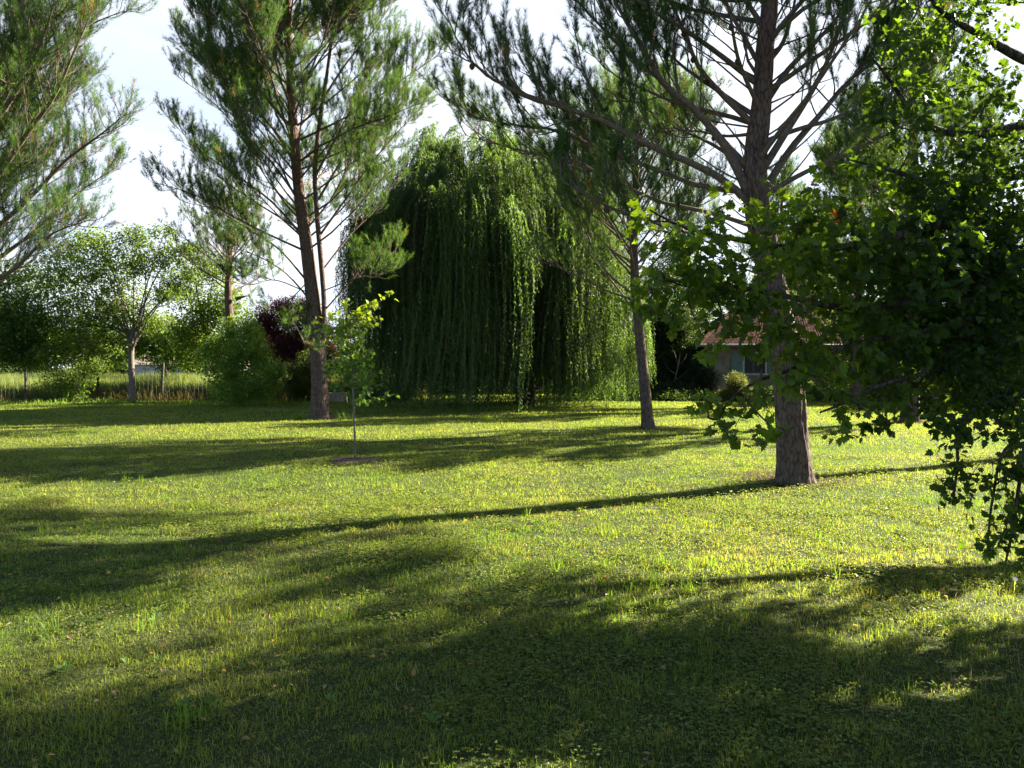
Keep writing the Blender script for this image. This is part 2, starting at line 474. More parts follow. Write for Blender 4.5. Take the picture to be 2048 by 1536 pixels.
def build_clover():
    rng = np.random.default_rng(8); acc = Acc()
    for y0, y1, dens, s in [(1.7, 5, 4600, 0.010), (5, 9, 2200, 0.014), (9, 14, 600, 0.022)]:
        x, y = sample_lawn(rng, y0, y1, dens, 1.5)
        k = (vnoise(x, y, 1.6, 51, 4) + rng.normal(0, 0.11, len(x))) > 0.685
        x, y = x[k], y[k]; n = len(x)
        z = terrain_z(x, y) + rng.uniform(0.02, 0.055, n)
        D = np.stack([rng.normal(0, 1, n), rng.normal(0, 1, n), rng.normal(0.1, 0.3, n)], -1)
        N = nrm(np.stack([rng.normal(0, 0.45, n), rng.normal(0, 0.45, n), np.ones(n)], -1))
        tint = np.array([0.10, 0.15, 0.035]) * rng.uniform(0.7, 1.4, (n, 1)) * np.stack([rng.uniform(0.9, 1.3, n), np.ones(n), np.ones(n)], -1)
        for r in range(3):
            a = r * 2.1
            D2 = np.stack([D[:, 0] * cos(a) - D[:, 1] * sin(a), D[:, 0] * sin(a) + D[:, 1] * cos(a), D[:, 2]], -1)
            leaf_quads(acc, np.stack([x, y, z], -1), D2, N, s * rng.uniform(0.8, 1.4, n), s * rng.uniform(0.8, 1.2, n), tint)
    tag(acc.build('clover_patches', M_LEAF), 'low clover and small round weed leaves growing in the lawn', 'clover', kind='stuff')
    # rosettes of broad weed leaves
    acc2 = Acc(); m = 380
    ry = 3.2 + 9 * rng.random(m) ** 1.2; rx = rng.uniform(-1, 1, m) * (.72 * ry + .8)
    kk = rng.integers(5, 12, m); x = np.repeat(rx, kk); y = np.repeat(ry, kk); n = len(x)
    th = rng.uniform(0, 2 * pi, n); sz = np.repeat(rng.uniform(.03, .06, m), kk)
    C = np.stack([x + np.cos(th) * .006, y + np.sin(th) * .006, terrain_z(x, y) + .012], -1)
    D = np.stack([np.cos(th), np.sin(th), rng.uniform(.25, 1.1, n)], -1)
    tint = np.repeat(np.array([.075, .14, .032]) * rng.uniform(.7, 1.6, (m, 1)), kk, 0) * rng.uniform(.85, 1.15, (n, 1))
    leaf_quads(acc2, C, D, nrm(np.stack([-np.cos(th), -np.sin(th), np.ones(n)], -1) + rng.normal(0, .25, (n, 3))), sz * rng.uniform(.7, 1.2, n), sz * rng.uniform(.22, .42, n), tint, .2)
    tag(acc2.build('lawn_weeds', M_LEAF), 'broad leaved weed rosettes dotted through the near lawn', 'weeds', kind='stuff')
    # fallen dry leaves
    acc = Acc()
    x, y = sample_lawn(rng, 1.8, 9, 26, 1.0); n = len(x)
    C = np.stack([x, y, terrain_z(x, y) + rng.uniform(0.012, 0.04, n)], -1)
    leaf_quads(acc, C, rng.normal(0, 1, (n, 3)) * [1, 1, .25], nrm(rng.normal(0, .5, (n, 3)) + [0, 0, 1]), rng.uniform(.02, .05, n), rng.uniform(.012, .03, n),
               np.array([0.24, 0.16, 0.085]) * rng.uniform(0.5, 1.5, (n, 1)))
    tag(acc.build('fallen_leaves', M_LEAF), 'brown fallen leaves lying scattered in the near lawn', 'fallen leaves', kind='stuff')
build_clover()

# soil patch round the sapling
def build_soil():
    rng = np.random.default_rng(4); acc = Acc()
    nr, na = 14, 48
    V = []
    for i in range(nr):
        for j in range(na):
            r = i / (nr - 1); a = j * 2 * pi / na
            rr = r * (1 + 0.18 * sin(3 * a + 1) + 0.1 * sin(7 * a))
            x = SOIL[0] + cos(a) * rr * 0.48; y = SOIL[1] + sin(a) * rr * 0.4
            z = float(terrain_z(x, y)) + 0.006 + 0.03 * (1 - r * r) + (rng.normal(0, 0.008) if 0 < r < 1 else 0)
            V.append((x, y, z))
    q = [(i * na + j, i * na + (j + 1) % na, (i + 1) * na + (j + 1) % na, (i + 1) * na + j) for i in range(nr - 1) for j in range(na)]
    acc.add(V, None, q)
    tag(acc.build('soil_patch', noise_mat('bare_soil', (0.045, 0.03, 0.02), (0.15, 0.105, 0.07), 22, 0.95, 0.8), smooth=True),
        'ring of bare brown soil dug round the foot of the sapling', 'soil', kind='structure')
build_soil()

# ------------------------------------------------------------------ pines
def needles(acc, rng, P, D, L, per=40, nl=0.10, nw=0.0035, tint=(0.055, 0.10, 0.035), tip=0.5):
    """brush of needles round every shoot: P base, D direction, L length"""
    P = np.asarray(P); D = nrm(np.asarray(D)); n = len(P)
    L = np.broadcast_to(np.asarray(L, float), (n,))
    u = rng.random((n, per)) ** 0.8
    base = P[:, None] + D[:, None] * (u * L[:, None])[..., None]
    R = rng.normal(0, 1, (n, per, 3)); R = R - (R * D[:, None]).sum(-1, keepdims=True) * D[:, None]; R = nrm(R)
    nd = nrm(D[:, None] * rng.uniform(0.8, 1.9, (n, per, 1)) + R + np.array([0, 0, -0.12]))
    ln = nl * rng.uniform(0.7, 1.2, (n, per, 1))
    side = nrm(np.cross(nd, rng.normal(0, 1, (n, per, 3)))) * nw / 2
    v = np.stack([base - side, base + side, base + nd * ln], 2).reshape(-1, 3)
    c = np.asarray(tint) * rng.uniform(0.65, 1.45, (n, 1, 1)) * rng.uniform(0.8, 1.2, (n, per, 1))
    warm = (rng.random((n, 1, 1)) * tip) * np.array([0.9, 0.5, 0.0])
    c = c * (1 + warm)
    dead = rng.random((n, 1, 1)) < 0.012
    c = np.where(dead, np.array([0.20, 0.12, 0.06]), c)
    c = np.repeat(c.reshape(-1, 3), 3, 0)
    acc.add(v, np.arange(n * per)[:, None] * 3 + np.array([0, 1, 2]), None, c)

def bark_bump(rng, depth):
    ph = rng.uniform(0, 9, 8)
    def f(r, th, pts):
        z = pts[:, 2:3]; T = th[None, :]
        X = np.cos(T) * 3.2 + z * 0.0; Yv = np.sin(T) * 3.2
        n1 = vnoise(X * 1.0 + z * 0.4 + 20, Yv + z * 1.1 + 20, 1.6, 7, 3)
        n2 = vnoise(T * 7 / (2 * pi) * 2 + 40 + 0 * z, z * 3.0 + 40 + 0 * T, 1.0, 9, 2)
        fl = np.exp(-np.maximum(z - pts[0, 2] - .1, 0) / .16) * (.12 + .16 * np.maximum(0, np.sin(T * 5 + 1)) + .1 * np.maximum(0, np.sin(T * 3)))
        w = 0.5 - 0.5 * np.cos(T)   # hide the seam of the unwrapped noise
        return r * (1 + fl * (pts[0, 2] < .3) + depth * ((n1 - 0.5) * 1.2 + (n2 - 0.5) * w))
    return f

def cones(root, branches, rng, n, s=.035):
    m = noise_mat('cone_scales', (.03, .02, .012), (.12, .075, .045), 60, .8, .8)
    for _ in range(n):
        b = branches[rng.integers(0, len(branches))]; p = b[0][rng.integers(4, len(b[0]) - 1)]
        a = Acc(); z = np.linspace(0, 1, 9)
        tube(a, p + np.stack([0 * z, 0 * z, -.02 - z * s * 2.4], -1), s * np.sin(np.clip(z * .9 + .12, 0, 1) * pi) ** .7 * (1 + .12 * (np.arange(9) % 2)), 9)
        o = a.build('cone', m, root)
        o.data.transform(__import__('mathutils').Matrix.Translation([-c for c in root.location]))

def pine(name, label, trunk_pts, trunk_r, branches, seed, per=40, nl=0.10, nw=0.004, tint=(0.036, 0.074, 0.027), foliage=1.0,
         group=None, trunk_sides=20, twig_scale=1.0, branch_parts=True, extra_trunks=(), tuft_L=0.22, tip=0.3, sub_n=4, depth=0.10, rings=60):
    """branches: list of (polyline Nx3, r0, start, density) ; start = where twigs begin (0..1)"""
    rng = np.random.default_rng(seed)
    root = thing(name, label, 'tree', group)
    acc = Acc()
    tp = smooth_path(trunk_pts, rings); s = np.linspace(0, 1, rings)
    r = np.interp(s, np.linspace(0, 1, len(trunk_r)), trunk_r)
    r = r * (1 + 0.22 * np.exp(-(tp[:, 2] - tp[0, 2]) / 0.25))
    cc = np.array([1, 1, 1]) * (1 - 0) + np.clip((tp[:, 2:3] - 3) / 7, 0, 1) * np.array([0.45, 0.1, -0.1])
    sides = trunk_sides
    fcol = np.concatenate([np.repeat(cc, sides, 0), cc[-1:]])
    tube(acc, tp, r, sides, fcol, True, bark_bump(rng, depth))
    for ep, er in extra_trunks:
        e = smooth_path(ep, 40); tube(acc, e, np.interp(np.linspace(0, 1, 40), np.linspace(0, 1, len(er)), er), 12, (1.1, 1, .95), True, bark_bump(rng, depth))
    acc.build('trunk', M_BARK, root, True)
    SP, SD, SL = [], [], []
    for (bp, r0, start, dens) in branches:
        b = Acc()
        n = len(bp); seglen = np.linalg.norm(np.diff(bp, axis=0), axis=1); Lb = seglen.sum()
        rr = r0 * 0.72 * (1 - np.linspace(0, 1, n)) ** 0.9 + 0.005
        tube(b, bp, rr, 7, (1.05, 1, 0.95))
        cum = np.concatenate([[0], np.cumsum(seglen)]) / Lb
        ntw = 0 if start > 1 else max(3, int(Lb * 7.5 * dens * (1 - start)))
        for k in range(ntw):
            t = start + (1 - start) * ((k + rng.random()) / ntw)
            i = min(int(np.searchsorted(cum, t)) , n - 1); i = max(i, 1)
            f = (t - cum[i - 1]) / max(cum[i] - cum[i - 1], 1e-6)
            p = bp[i - 1] + (bp[i] - bp[i - 1]) * f
            tn = nrm(bp[i] - bp[i - 1])
            side = nrm(np.cross(tn, [0, 0, 1]) * (1 if k % 2 else -1) + rng.normal(0, 0.35, 3) + np.array([0, 0, 0.15]))
            tl = twig_scale * (0.35 + 0.30 * Lb * (1 - t) ** 0.7) * rng.uniform(0.7, 1.2)
            tl = min(tl, 2.0)
            tw = grow(rng, p, tn * 0.8 + side * 0.9, tl, 6, 0.17, 0.13)
            tube(b, tw, np.linspace(0.011, 0.004, 6) * (0.6 + tl * 0.5), 4, (1, 1, 1))
            nsub = max(3, int(sub_n * (0.9 + tl * 1.9)))
            for j in range(nsub):
                q = (j + 1) / nsub
                pos = 0.25 + 0.75 * q
                ii = min(int(pos * 5), 4); pp = tw[ii] + (tw[ii + 1] - tw[ii]) * (pos * 5 - ii)
                td = nrm(tw[ii + 1] - tw[ii])
                sd = nrm(td + rng.normal(0, 0.5, 3) + np.array([0, 0, 0.5])) if q < 1 else td
                sl = tuft_L * rng.uniform(0.6, 1.4)
                if rng.random() < foliage:
                    if rng.random() < 0.6 and q < 1:
                        e = pp + sd * sl * 0.9
                        tube(b, np.array([pp, e]), [0.005, 0.004], 3)
                        pp = e
                    SP.append(pp); SD.append(nrm(sd + [0, 0, .5])); SL.append(sl)
        b.build('branch', M_TWIG, root, True)
    if SP:
        f = Acc(); needles(f, rng, SP, SD, SL, per, nl, nw, tint, tip)
        f.build('crown', M_NEEDLE, root)
    settle(root, tp[0])
    return root

def on_path(tp, z):
    """point of a trunk path at height z"""
    return np.array([np.interp(z, tp[:, 2], tp[:, k]) for k in range(3)])

def whorl_branches(rng, tp, z0, z1, n, Lfun, elev, r_fun, start, dens, az=None, up=0.03):
    out = []
    for k in range(n):
        f = (k + rng.random() * 0.8) / n
        z = z0 + (z1 - z0) * f
        a = (k * 2.399 + rng.normal(0, 0.4)) if az is None else az(k)
        e = radians(elev(f) + rng.normal(0, 6)); L = Lfun(f) * rng.uniform(0.8, 1.15)
        d = np.array([cos(a) * cos(e), sin(a) * cos(e), sin(e)])
        nn = 9
        out.append((grow(rng, on_path(tp, z), d, L, nn, up, 0.07), r_fun(f), start(f), dens))
    return out

def tr(path, Y0, Y1, n=14):
    """traced branch: photo points, distance runs from Y0 to Y1"""
    m = len(path)
    return smooth_path([at(px, py, Y0 + (Y1 - Y0) * i / (m - 1)) for i, (px, py) in enumerate(path)], n)

def near_pine():
    rng = np.random.default_rng(21)
    Y = 10.05
    g = gnd(1590, 968)
    tr_px = [(1590, 985), (1580, 800), (1560, 650), (1532, 500), (1512, 400), (1512, 300), (1524, 200), (1530, 100), (1540, 0), (1545, -150), (1548, -350), (1550, -600)]
    tp = [at(px, py, Y) for px, py in tr_px]; tp[0][2] = -0.12
    tps = smooth_path(tp, 80)
    B = []
    T = [([(1500, 412), (1455, 365), (1380, 325), (1300, 292), (1210, 243), (1130, 216), (1050, 190), (980, 155), (925, 100), (890, 20)], 10.05, 9.2, .07, .3, 1.0),
         ([(1500, 395), (1450, 292), (1385, 215), (1330, 172), (1290, 105), (1245, 30), (1200, -60), (1170, -160)], 10.05, 9.4, .085, .3, 1.0),
         ([(1500, 340), (1420, 255), (1345, 180), (1270, 120), (1180, 30), (1100, -60)], 10.05, 10.9, .06, .3, 1.0),
         ([(1505, 248), (1440, 185), (1395, 130), (1370, 65), (1335, -10), (1290, -120)], 10.05, 9.7, .055, .35, 1.0),
         ([(1510, 165), (1440, 110), (1370, 60), (1310, 25), (1240, -20), (1150, -60)], 10.05, 9.0, .05, .35, 1.0),
         ([(1508, 385), (1400, 372), (1290, 330), (1200, 300), (1120, 262), (1030, 250), (950, 235), (900, 190)], 10.05, 10.8, .05, .35, 1.0),
         ([(1512, 455), (1420, 425), (1310, 400), (1200, 345), (1110, 318), (1000, 290), (930, 270)], 10.1, 11.2, .04, .35, 1.0),
         ([(1512, 480), (1400, 470), (1290, 440), (1190, 400), (1090, 340)], 10.1, 8.9, .03, .35, 1.0),
         ([(1525, 340), (1575, 260), (1625, 180), (1660, 110), (1690, 20), (1710, -80)], 10.05, 9.5, .07, .3, .9),
         ([(1520, 395), (1580, 300), (1640, 230), (1700, 160), (1790, 90), (1850, 0)], 10.05, 10.8, .075, .35, .9),
         ([(1535, 200), (1580, 135), (1640, 75), (1700, 0), (1740, -90)], 10.05, 10.6, .06, .35, .9),
         ([(1530, 390), (1600, 350), (1680, 312), (1750, 280), (1850, 230)], 10.05, 9.3, .05, .35, .9),
         ([(1540, 120), (1568, 80), (1590, 0), (1600, -100)], 10.05, 11, .05, .35, .9),
         ([(1505, 268), (1450, 272), (1390, 262), (1320, 262)], 10.05, 11.5, .03, .4, .9),
         ([(1530, 60), (1480, -10), (1400, -70), (1290, -130)], 10.05, 11, .05, .35, 1),
         ([(1530, 240), (1480, 130), (1460, 30), (1440, -60)], 10.05, 8.6, .04, .35, .8),
         ]
    for path, a, b, r, st, d in T:
        B.append((tr(path, a, b), r, st, d))
    z1 = tps[-1, 2] - 0.3
    B += whorl_branches(rng, tps, 2.6, 6.5, 26, lambda f: 1.3 + f, lambda f: 20 + 20 * f, lambda f: .014, lambda f: 2, 1, up=.02)
    B += whorl_branches(rng, tps, 4.1, 6.6, 12, lambda f: 3.4, lambda f: 34, lambda f: .045, lambda f: .4, .8,
                        az=lambda k: [pi / 2, -pi / 2 + .5, 0.4, pi - .6, pi / 2 + .7, -.5, pi / 2 - .6][k % 7] + rng.normal(0, .25))
    B += whorl_branches(rng, tps, 6.4, z1, 44, lambda f: 3.9 * (1 - f * .65), lambda f: 40 + 18 * f, lambda f: .05 * (1 - .5 * f), lambda f: .3, .9)
    root = pine('pine_tree', 'nearest pine, thick plated trunk leaning left with a fan of bare ascending limbs', tp,
         [0.215, 0.20, 0.19, 0.175, 0.16, 0.145, 0.125, 0.115, 0.10, 0.085, 0.06, 0.02], B, 22, per=90, nl=0.095, nw=0.0048,
         foliage=0.85, group='pine trees on the lawn', trunk_sides=72, tuft_L=0.2, sub_n=5, rings=320, depth=.17)
    cones(root, B[:16], rng, 12)
near_pine()

def left_pine():
    rng = np.random.default_rng(31)
    Y = 23.0
    px = [(640, 845), (638, 740), (628, 620), (614, 500), (600, 400), (590, 300), (582, 180), (578, 60), (575, -60), (572, -190)]
    tp = [at(a, b, Y) for a, b in px]; tp[0][2] = -0.15
    tps = smooth_path(tp, 80)
    e1 = [at(a, b, Y - .05) for a, b in [(648, 680), (648, 600), (642, 520), (634, 430), (630, 340), (640, 240), (655, 140), (668, 30), (672, -80)]]
    B = []
    T = [([(604, 470), (540, 400), (470, 350), (400, 300), (340, 240)], .05),
         ([(606, 500), (540, 470), (460, 430), (390, 390), (310, 365)], .045),
         ([(612, 560), (560, 500), (500, 460), (430, 420), (370, 405)], .04),
         ([(598, 400), (540, 320), (480, 260), (420, 200), (350, 150)], .05),
         ([(592, 330), (540, 250), (480, 190), (400, 120), (350, 60)], .05),
         ([(588, 260), (530, 190), (470, 110), (420, 20)], .05),
         ([(620, 600), (570, 545), (510, 510), (440, 490)], .035),
         ([(640, 470), (690, 400), (740, 330), (790, 270), (850, 205)], .045),
         ([(645, 540), (700, 470), (750, 420), (800, 350)], .035),
         ([(650, 620), (700, 565), (760, 520), (800, 500)], .03),
         ([(636, 400), (690, 310), (740, 240), (800, 190)], .05),
         ([(632, 350), (680, 260), (720, 190), (780, 120)], .05),
         ([(645, 200), (690, 130), (740, 70), (790, 0)], .05),
         ([(650, 580), (720, 555), (790, 545)], .02),
         ([(618, 560), (590, 590), (560, 620), (590, 650), (610, 690)], .02),
         ([(616, 585), (550, 560), (500, 570), (450, 560)], .02)]
    for path, r in T:
        B.append((tr(path, Y, Y + rng.uniform(-2.4, 1.6)), r, .35, .9))
    zt = tps[-1, 2]
    B += whorl_branches(rng, tps, 5.2, 8.2, 26, lambda f: 3.6, lambda f: 30 + 8 * f, lambda f: .04, lambda f: .42, .9)
    B += whorl_branches(rng, tps, 7.8, zt - .2, 56, lambda f: 4.7 * (1 - f) ** .6 + .5, lambda f: 36 + 22 * f, lambda f: .05 * (1 - f * .6), lambda f: .5 - .38 * f, 1.35)
    pine('pine_tree', 'tall twin stemmed pine left of the willow, full crown over many bare lower twigs', tp,
         [0.28, 0.25, 0.22, 0.19, 0.17, 0.15, 0.13, 0.10, 0.07, 0.03], B, 32, per=40, nl=0.14, nw=0.0085, foliage=.93, group='pine trees on the lawn',
         extra_trunks=[(e1, [.06, .08, .08, .075, .07, .065, .05, .04, .02])], tuft_L=.26, trunk_sides=28, sub_n=5, tint=(0.042, 0.084, 0.027))
left_pine()

def edge_pine():
    rng = np.random.default_rng(41)
    Y = 17.0; X = -14.6
    tp = np.array([(X, Y, -.2), (X + .05, Y, 3), (X, Y, 6), (X - .1, Y, 9), (X, Y + .1, 12), (X, Y, 15)])
    tps = smooth_path(tp, 60); B = []
    T = [([(-220, 560), (-60, 420), (60, 260), (110, 190), (150, 100), (190, 10)], 17, 15.6),
         ([(-220, 640), (-80, 520), (60, 395), (130, 322), (200, 270), (255, 225)], 17, 16),
         ([(-220, 600), (-80, 450), (0, 330), (50, 200), (100, 60)], 17, 17.8),
         ([(-220, 700), (-60, 560), (60, 470), (150, 390), (240, 330)], 17, 18),
         ([(-220, 480), (-80, 330), (20, 200), (80, 90), (120, -30)], 17, 15),
         ([(-220, 420), (-60, 250), (60, 130), (160, 60), (250, 20)], 17, 17),
         ([(-220, 660), (-90, 600), (20, 545), (100, 470), (180, 440)], 17, 15.4),
         ([(-220, 340), (-60, 170), (60, 60), (170, 0), (240, -60)], 17, 16.3)]
    for path, a, b in T:
        B.append((tr(path, a, b), .09, .3, 1.1))
    B += whorl_branches(rng, tps, 3.4, 7, 16, lambda f: 4.4, lambda f: 34, lambda f: .06, lambda f: .4, .9, az=lambda k: rng.uniform(-1.3, 1.3))
    B += whorl_branches(rng, tps, 6.0, 14.7, 50, lambda f: 5.2 * (1 - f) ** .6 + .4, lambda f: 38 + 18 * f, lambda f: .06 * (1 - f * .6), lambda f: .25, 1.3)
    pine('pine_tree', 'pine cut off by the left edge, orange brown limbs rising over the small orchard tree', tp, [.3, .26, .22, .16, .1, .03], B, 42, per=40, nl=.12,
         nw=.006, foliage=.9, group='pine trees on the lawn', tuft_L=.24, sub_n=5, tint=(0.042, 0.085, 0.027))
edge_pine()

def third_pine():
    rng = np.random.default_rng(51)
    Y = 19.2
    tp = [at(a, b, Y) for a, b in [(1297, 862), (1290, 780), (1280, 680), (1270, 560), (1268, 450), (1272, 340), (1275, 240)]]; tp[0][2] = -.12
    tps = smooth_path(tp, 60); B = []
    for path in [[(1268, 620), (1230, 570), (1180, 510), (1150, 450), (1110, 400)], [(1268, 590), (1210, 540), (1170, 460), (1130, 380)],
                 [(1270, 520), (1230, 450), (1190, 380), (1150, 330)], [(1275, 560), (1330, 500), (1380, 430), (1420, 370)],
                 [(1270, 480), (1300, 400), (1350, 340), (1380, 280)], [(1268, 600), (1210, 580), (1130, 540), (1070, 520)]]:
        B.append((tr(path, Y, Y + rng.uniform(-1.8, 1.8)), .035, .35, 1.0))
    B += whorl_branches(rng, tps, 3.7, tps[-1, 2] - .2, 44, lambda f: 3.5 * (1 - f) ** .4 + .3, lambda f: 34 + 20 * f, lambda f: .035, lambda f: .32, .95)
    pine('pine_tree', 'slim young pine with a plain grey trunk at the right edge of the willow', tp, [.155, .14, .13, .11, .09, .06, .02], B, 52, per=34, nl=.12, nw=.007,
         foliage=.95, group='pine trees on the lawn', tuft_L=.24, sub_n=5, tint=(0.052, 0.10, 0.03))
third_pine()

def far_pines():
    for (bx, by, Yd, top, r, spread, z0, seed, lab, lean) in [
        (2262, 860, 14.98, 14.5, .2, 2.9, 8.6, 66, 'pine just beyond the right edge of the lawn, its high crown behind the maple', .0),
        (1820, 848, 21.5, 11.5, .25, 3.6, 3.0, 61, 'dark thick pine trunk seen between the hanging foreground foliage, base on bright lawn', .0),
        (1716, 812, 31.5, 12.5, .21, 3.6, 3.2, 62, 'pine with a pale grey trunk close in front of the house wall', .0),
        (472, 812, 33.0, 9.2, .23, 2.6, 4.9, 63, 'pine whose trunk rises out of the rounded green bush at the left', -.3),
        (1205, 812, 44.0, 15.5, .25, 3.2, 3.0, 64, 'dark pointed pine top showing above and behind the willow', .0),
        (1560, 808, 47.0, 14.0, .25, 3.8, 3.0, 65, 'pine crown rising behind the red tiled roof', .0)]:
        rng = np.random.default_rng(seed)
        g = gnd(bx, by) if by > 815 else at(bx, 800, Yd); x = g[0] * (Yd / g[1])
        tp = np.array([(x, Yd, -.15), (x + lean * .3, Yd, top * .25), (x + lean, Yd, top * .5), (x + lean * .8, Yd, top * .8), (x + lean, Yd, top)])
        tps = smooth_path(tp, 50)
        B = whorl_branches(rng, tps, z0, top - .2, 46, lambda f: spread * (1 - f) ** .55 + .4, lambda f: 26 + 28 * f, lambda f: .045 * (1 - .6 * f), lambda f: .3, .9)
        if bx == 472:
            B.append((tr([(472, 598), (484, 594), (496, 592)], Yd, Yd), .13, .95, .1))
        pine('pine_tree', lab, tp, [r, r * .9, r * .7, r * .4, .03], B, seed, per=36, nl=.18, nw=.013, foliage=.22 if bx == 472 else .95, group='pine trees on the lawn',
             tuft_L=.3, sub_n=4, tint=(0.04, 0.075, 0.025))
far_pines()

# ------------------------------------------------------------------ willow
def willow():
    rng = np.random.default_rng(71)
    c = at(985, 815, 32.0); cx, cy = c[0], c[1]
    root = thing('weeping_willow', 'large weeping willow in the middle with strands hanging to the lawn', 'tree')
    t0 = at(1052, 812, 31.6); t1 = at(1035, 560, 31.8)
    acc = Acc()
    tp = smooth_path([(t0[0], t0[1], -.2), at(1048, 720, 31.6), t1, at(1010, 450, 32)], 30)
    tube(acc, tp, np.linspace(.42, .26, 30), 18, (1, 1, 1), True, bark_bump(rng, .14))
    acc.build('trunk', M_DARKBARK, root, True)
    top = tp[-1]
    # dome profile: clump anchors (x offset, z) with the silhouette of the photograph
    def dome_z(x, y):
        xx = (x - cx); yy = (y - cy)
        return 11.1 - np.where(xx < 0, .125, .20) * xx ** 2 - .15 * yy ** 2
    ends = []
    k = 0
    while len(ends) < 200:
        a = rng.uniform(0, 2 * pi); r = math.sqrt(rng.random())
        xx = cos(a) * r * (5.7 if cos(a) < 0 else 5.5); yy = sin(a) * r * 5.2
        z = float(dome_z(cx + xx, cy + yy)) + rng.normal(0, .5)
        if r < .75 and rng.random() < .4: z -= rng.uniform(1, 3.6)
        ends.append((cx + xx, cy + yy, z, r))
    ends += [(at(760, 360, 31)[0], 31, at(760, 330, 31)[2], .8), (at(715, 480, 31)[0], 31.5, at(715, 470, 31)[2], .95), (at(860, 290, 30)[0], 31, at(860, 275, 31)[2], .5),
             (at(920, 270, 30)[0], 31.6, at(920, 262, 31)[2], .4), (at(1010, 300, 30)[0], 30.4, at(1010, 300, 30)[2], .4)]
    ends = np.array(ends)
    # limbs
    for i in range(16):
        a = i * 2 * pi / 16 + rng.normal(0, .15)
        j = np.argmin(np.hypot(ends[:, 0] - (cx + cos(a) * 3.8), ends[:, 1] - (cy + sin(a) * 3.6)))
        e = ends[j, :3]; mid = top * .45 + e * .55 + np.array([0, 0, 1.1 + rng.random()])
        b = Acc(); P = smooth_path([tp[rng.integers(18, 29)], mid, e], 16); tube(b, P, np.linspace(.13, .025, 16), 7)
        for _ in range(7):
            q = P[rng.integers(6, 15)]
            d = ends[np.argsort(np.linalg.norm(ends[:, :3] - q, axis=1))[rng.integers(0, 8)], :3]
            tube(b, smooth_path([q, (q + d) / 2 + [0, 0, .35], d], 8), np.linspace(.035, .01, 8), 4)
        b.build('limb', M_DARKBARK, root, True)
    # strands
    acc = Acc(); strings = Acc()
    for (ex, ey, ez, r) in ends:
        out = nrm(np.array([ex - cx, ey - cy, 0]) + rng.normal(0, .6, 3) * [1, 1, 0])
        ns = rng.integers(22, 44); csw = rng.uniform(.06, .26); cph = rng.uniform(0, 6.28); drop = rng.random(); ctone = rng.uniform(.45, 1.5)
        xl = ex - cx
        for s in range(ns):
            o = rng.normal(0, .17, 3) * [1, 1, 1.5]
            p0 = np.array([ex, ey, ez]) + o
            d0 = nrm(out * rng.uniform(.2, 1.0) + rng.normal(0, .25, 3) + np.array([0, 0, rng.uniform(-.1, .55)]))
            if xl < -4.4: bottom = 2.0 + 2.6 * drop + rng.normal(0, .5)
            elif xl > 2.2: bottom = .1 + 1.6 * drop ** 2 + rng.exponential(.3)
            elif ey < cy - 1.0 and abs(ex - t0[0]) < .45: bottom = 4.2 + drop
            elif ey < cy - 1.0: bottom = (.02 + .2 * drop if drop < .62 else 1.0 + 4.0 * (drop - .5) / .5) + rng.exponential(.25)
            else: bottom = .05 + 2.6 * drop ** 1.5 + rng.exponential(.3)
            L = max(p0[2] - bottom, .8) * rng.choice([1, .8, .5], p=[.72, .16, .12])
            arc = rng.uniform(.5, 1.3); L += arc * .9
            n = max(6, int(L / .055)); n = min(n, 190)
            u = np.linspace(0, 1, n) * L
            h = arc * (1 - np.exp(-u / arc))
            sway = rng.normal(0, .035, 3)
            P = p0 + d0[None] * h[:, None] + np.stack([sway[0] * u, sway[1] * u, -(u - h * .9)], -1)
            P -= (o * [1, 1, 0])[None] * (.45 * (u / L) ** 1.5)[:, None]
            P[:, 0] += .04 * np.sin(u * 1.3 + rng.random() * 6) + csw * (np.sin(u * .55 + cph) - sin(cph))
            P[:, 1] += csw * (np.cos(u * .5 + cph) - cos(cph))
            P = P[P[:, 2] > .05]; n = len(P)
            if n < 4: continue
            D = nrm(rng.normal(0, .55, (n, 3)) + np.array([0, 0, -1.0]))
            tone = ctone * rng.uniform(.8, 1.2)
            tint = np.array([.056, .10, .034]) * tone * rng.uniform(.75, 1.25, (n, 1))
            leaf_quads(acc, P, D, nrm(rng.normal(0, 1, (n, 3))), rng.uniform(.10, .18, n), rng.uniform(.024, .042, n), tint, .1)
            if s % 2 == 0:
                k = P[:: max(1, n // 8)]
                if len(k) > 2: tube(strings, k, .005, 3, (1, 1, .8), False)
    acc.build('crown', M_WILLOW, root)
    strings.build('hanging_twigs', M_TWIG, root)
    settle(root, (t0[0], t0[1], 0))
willow()

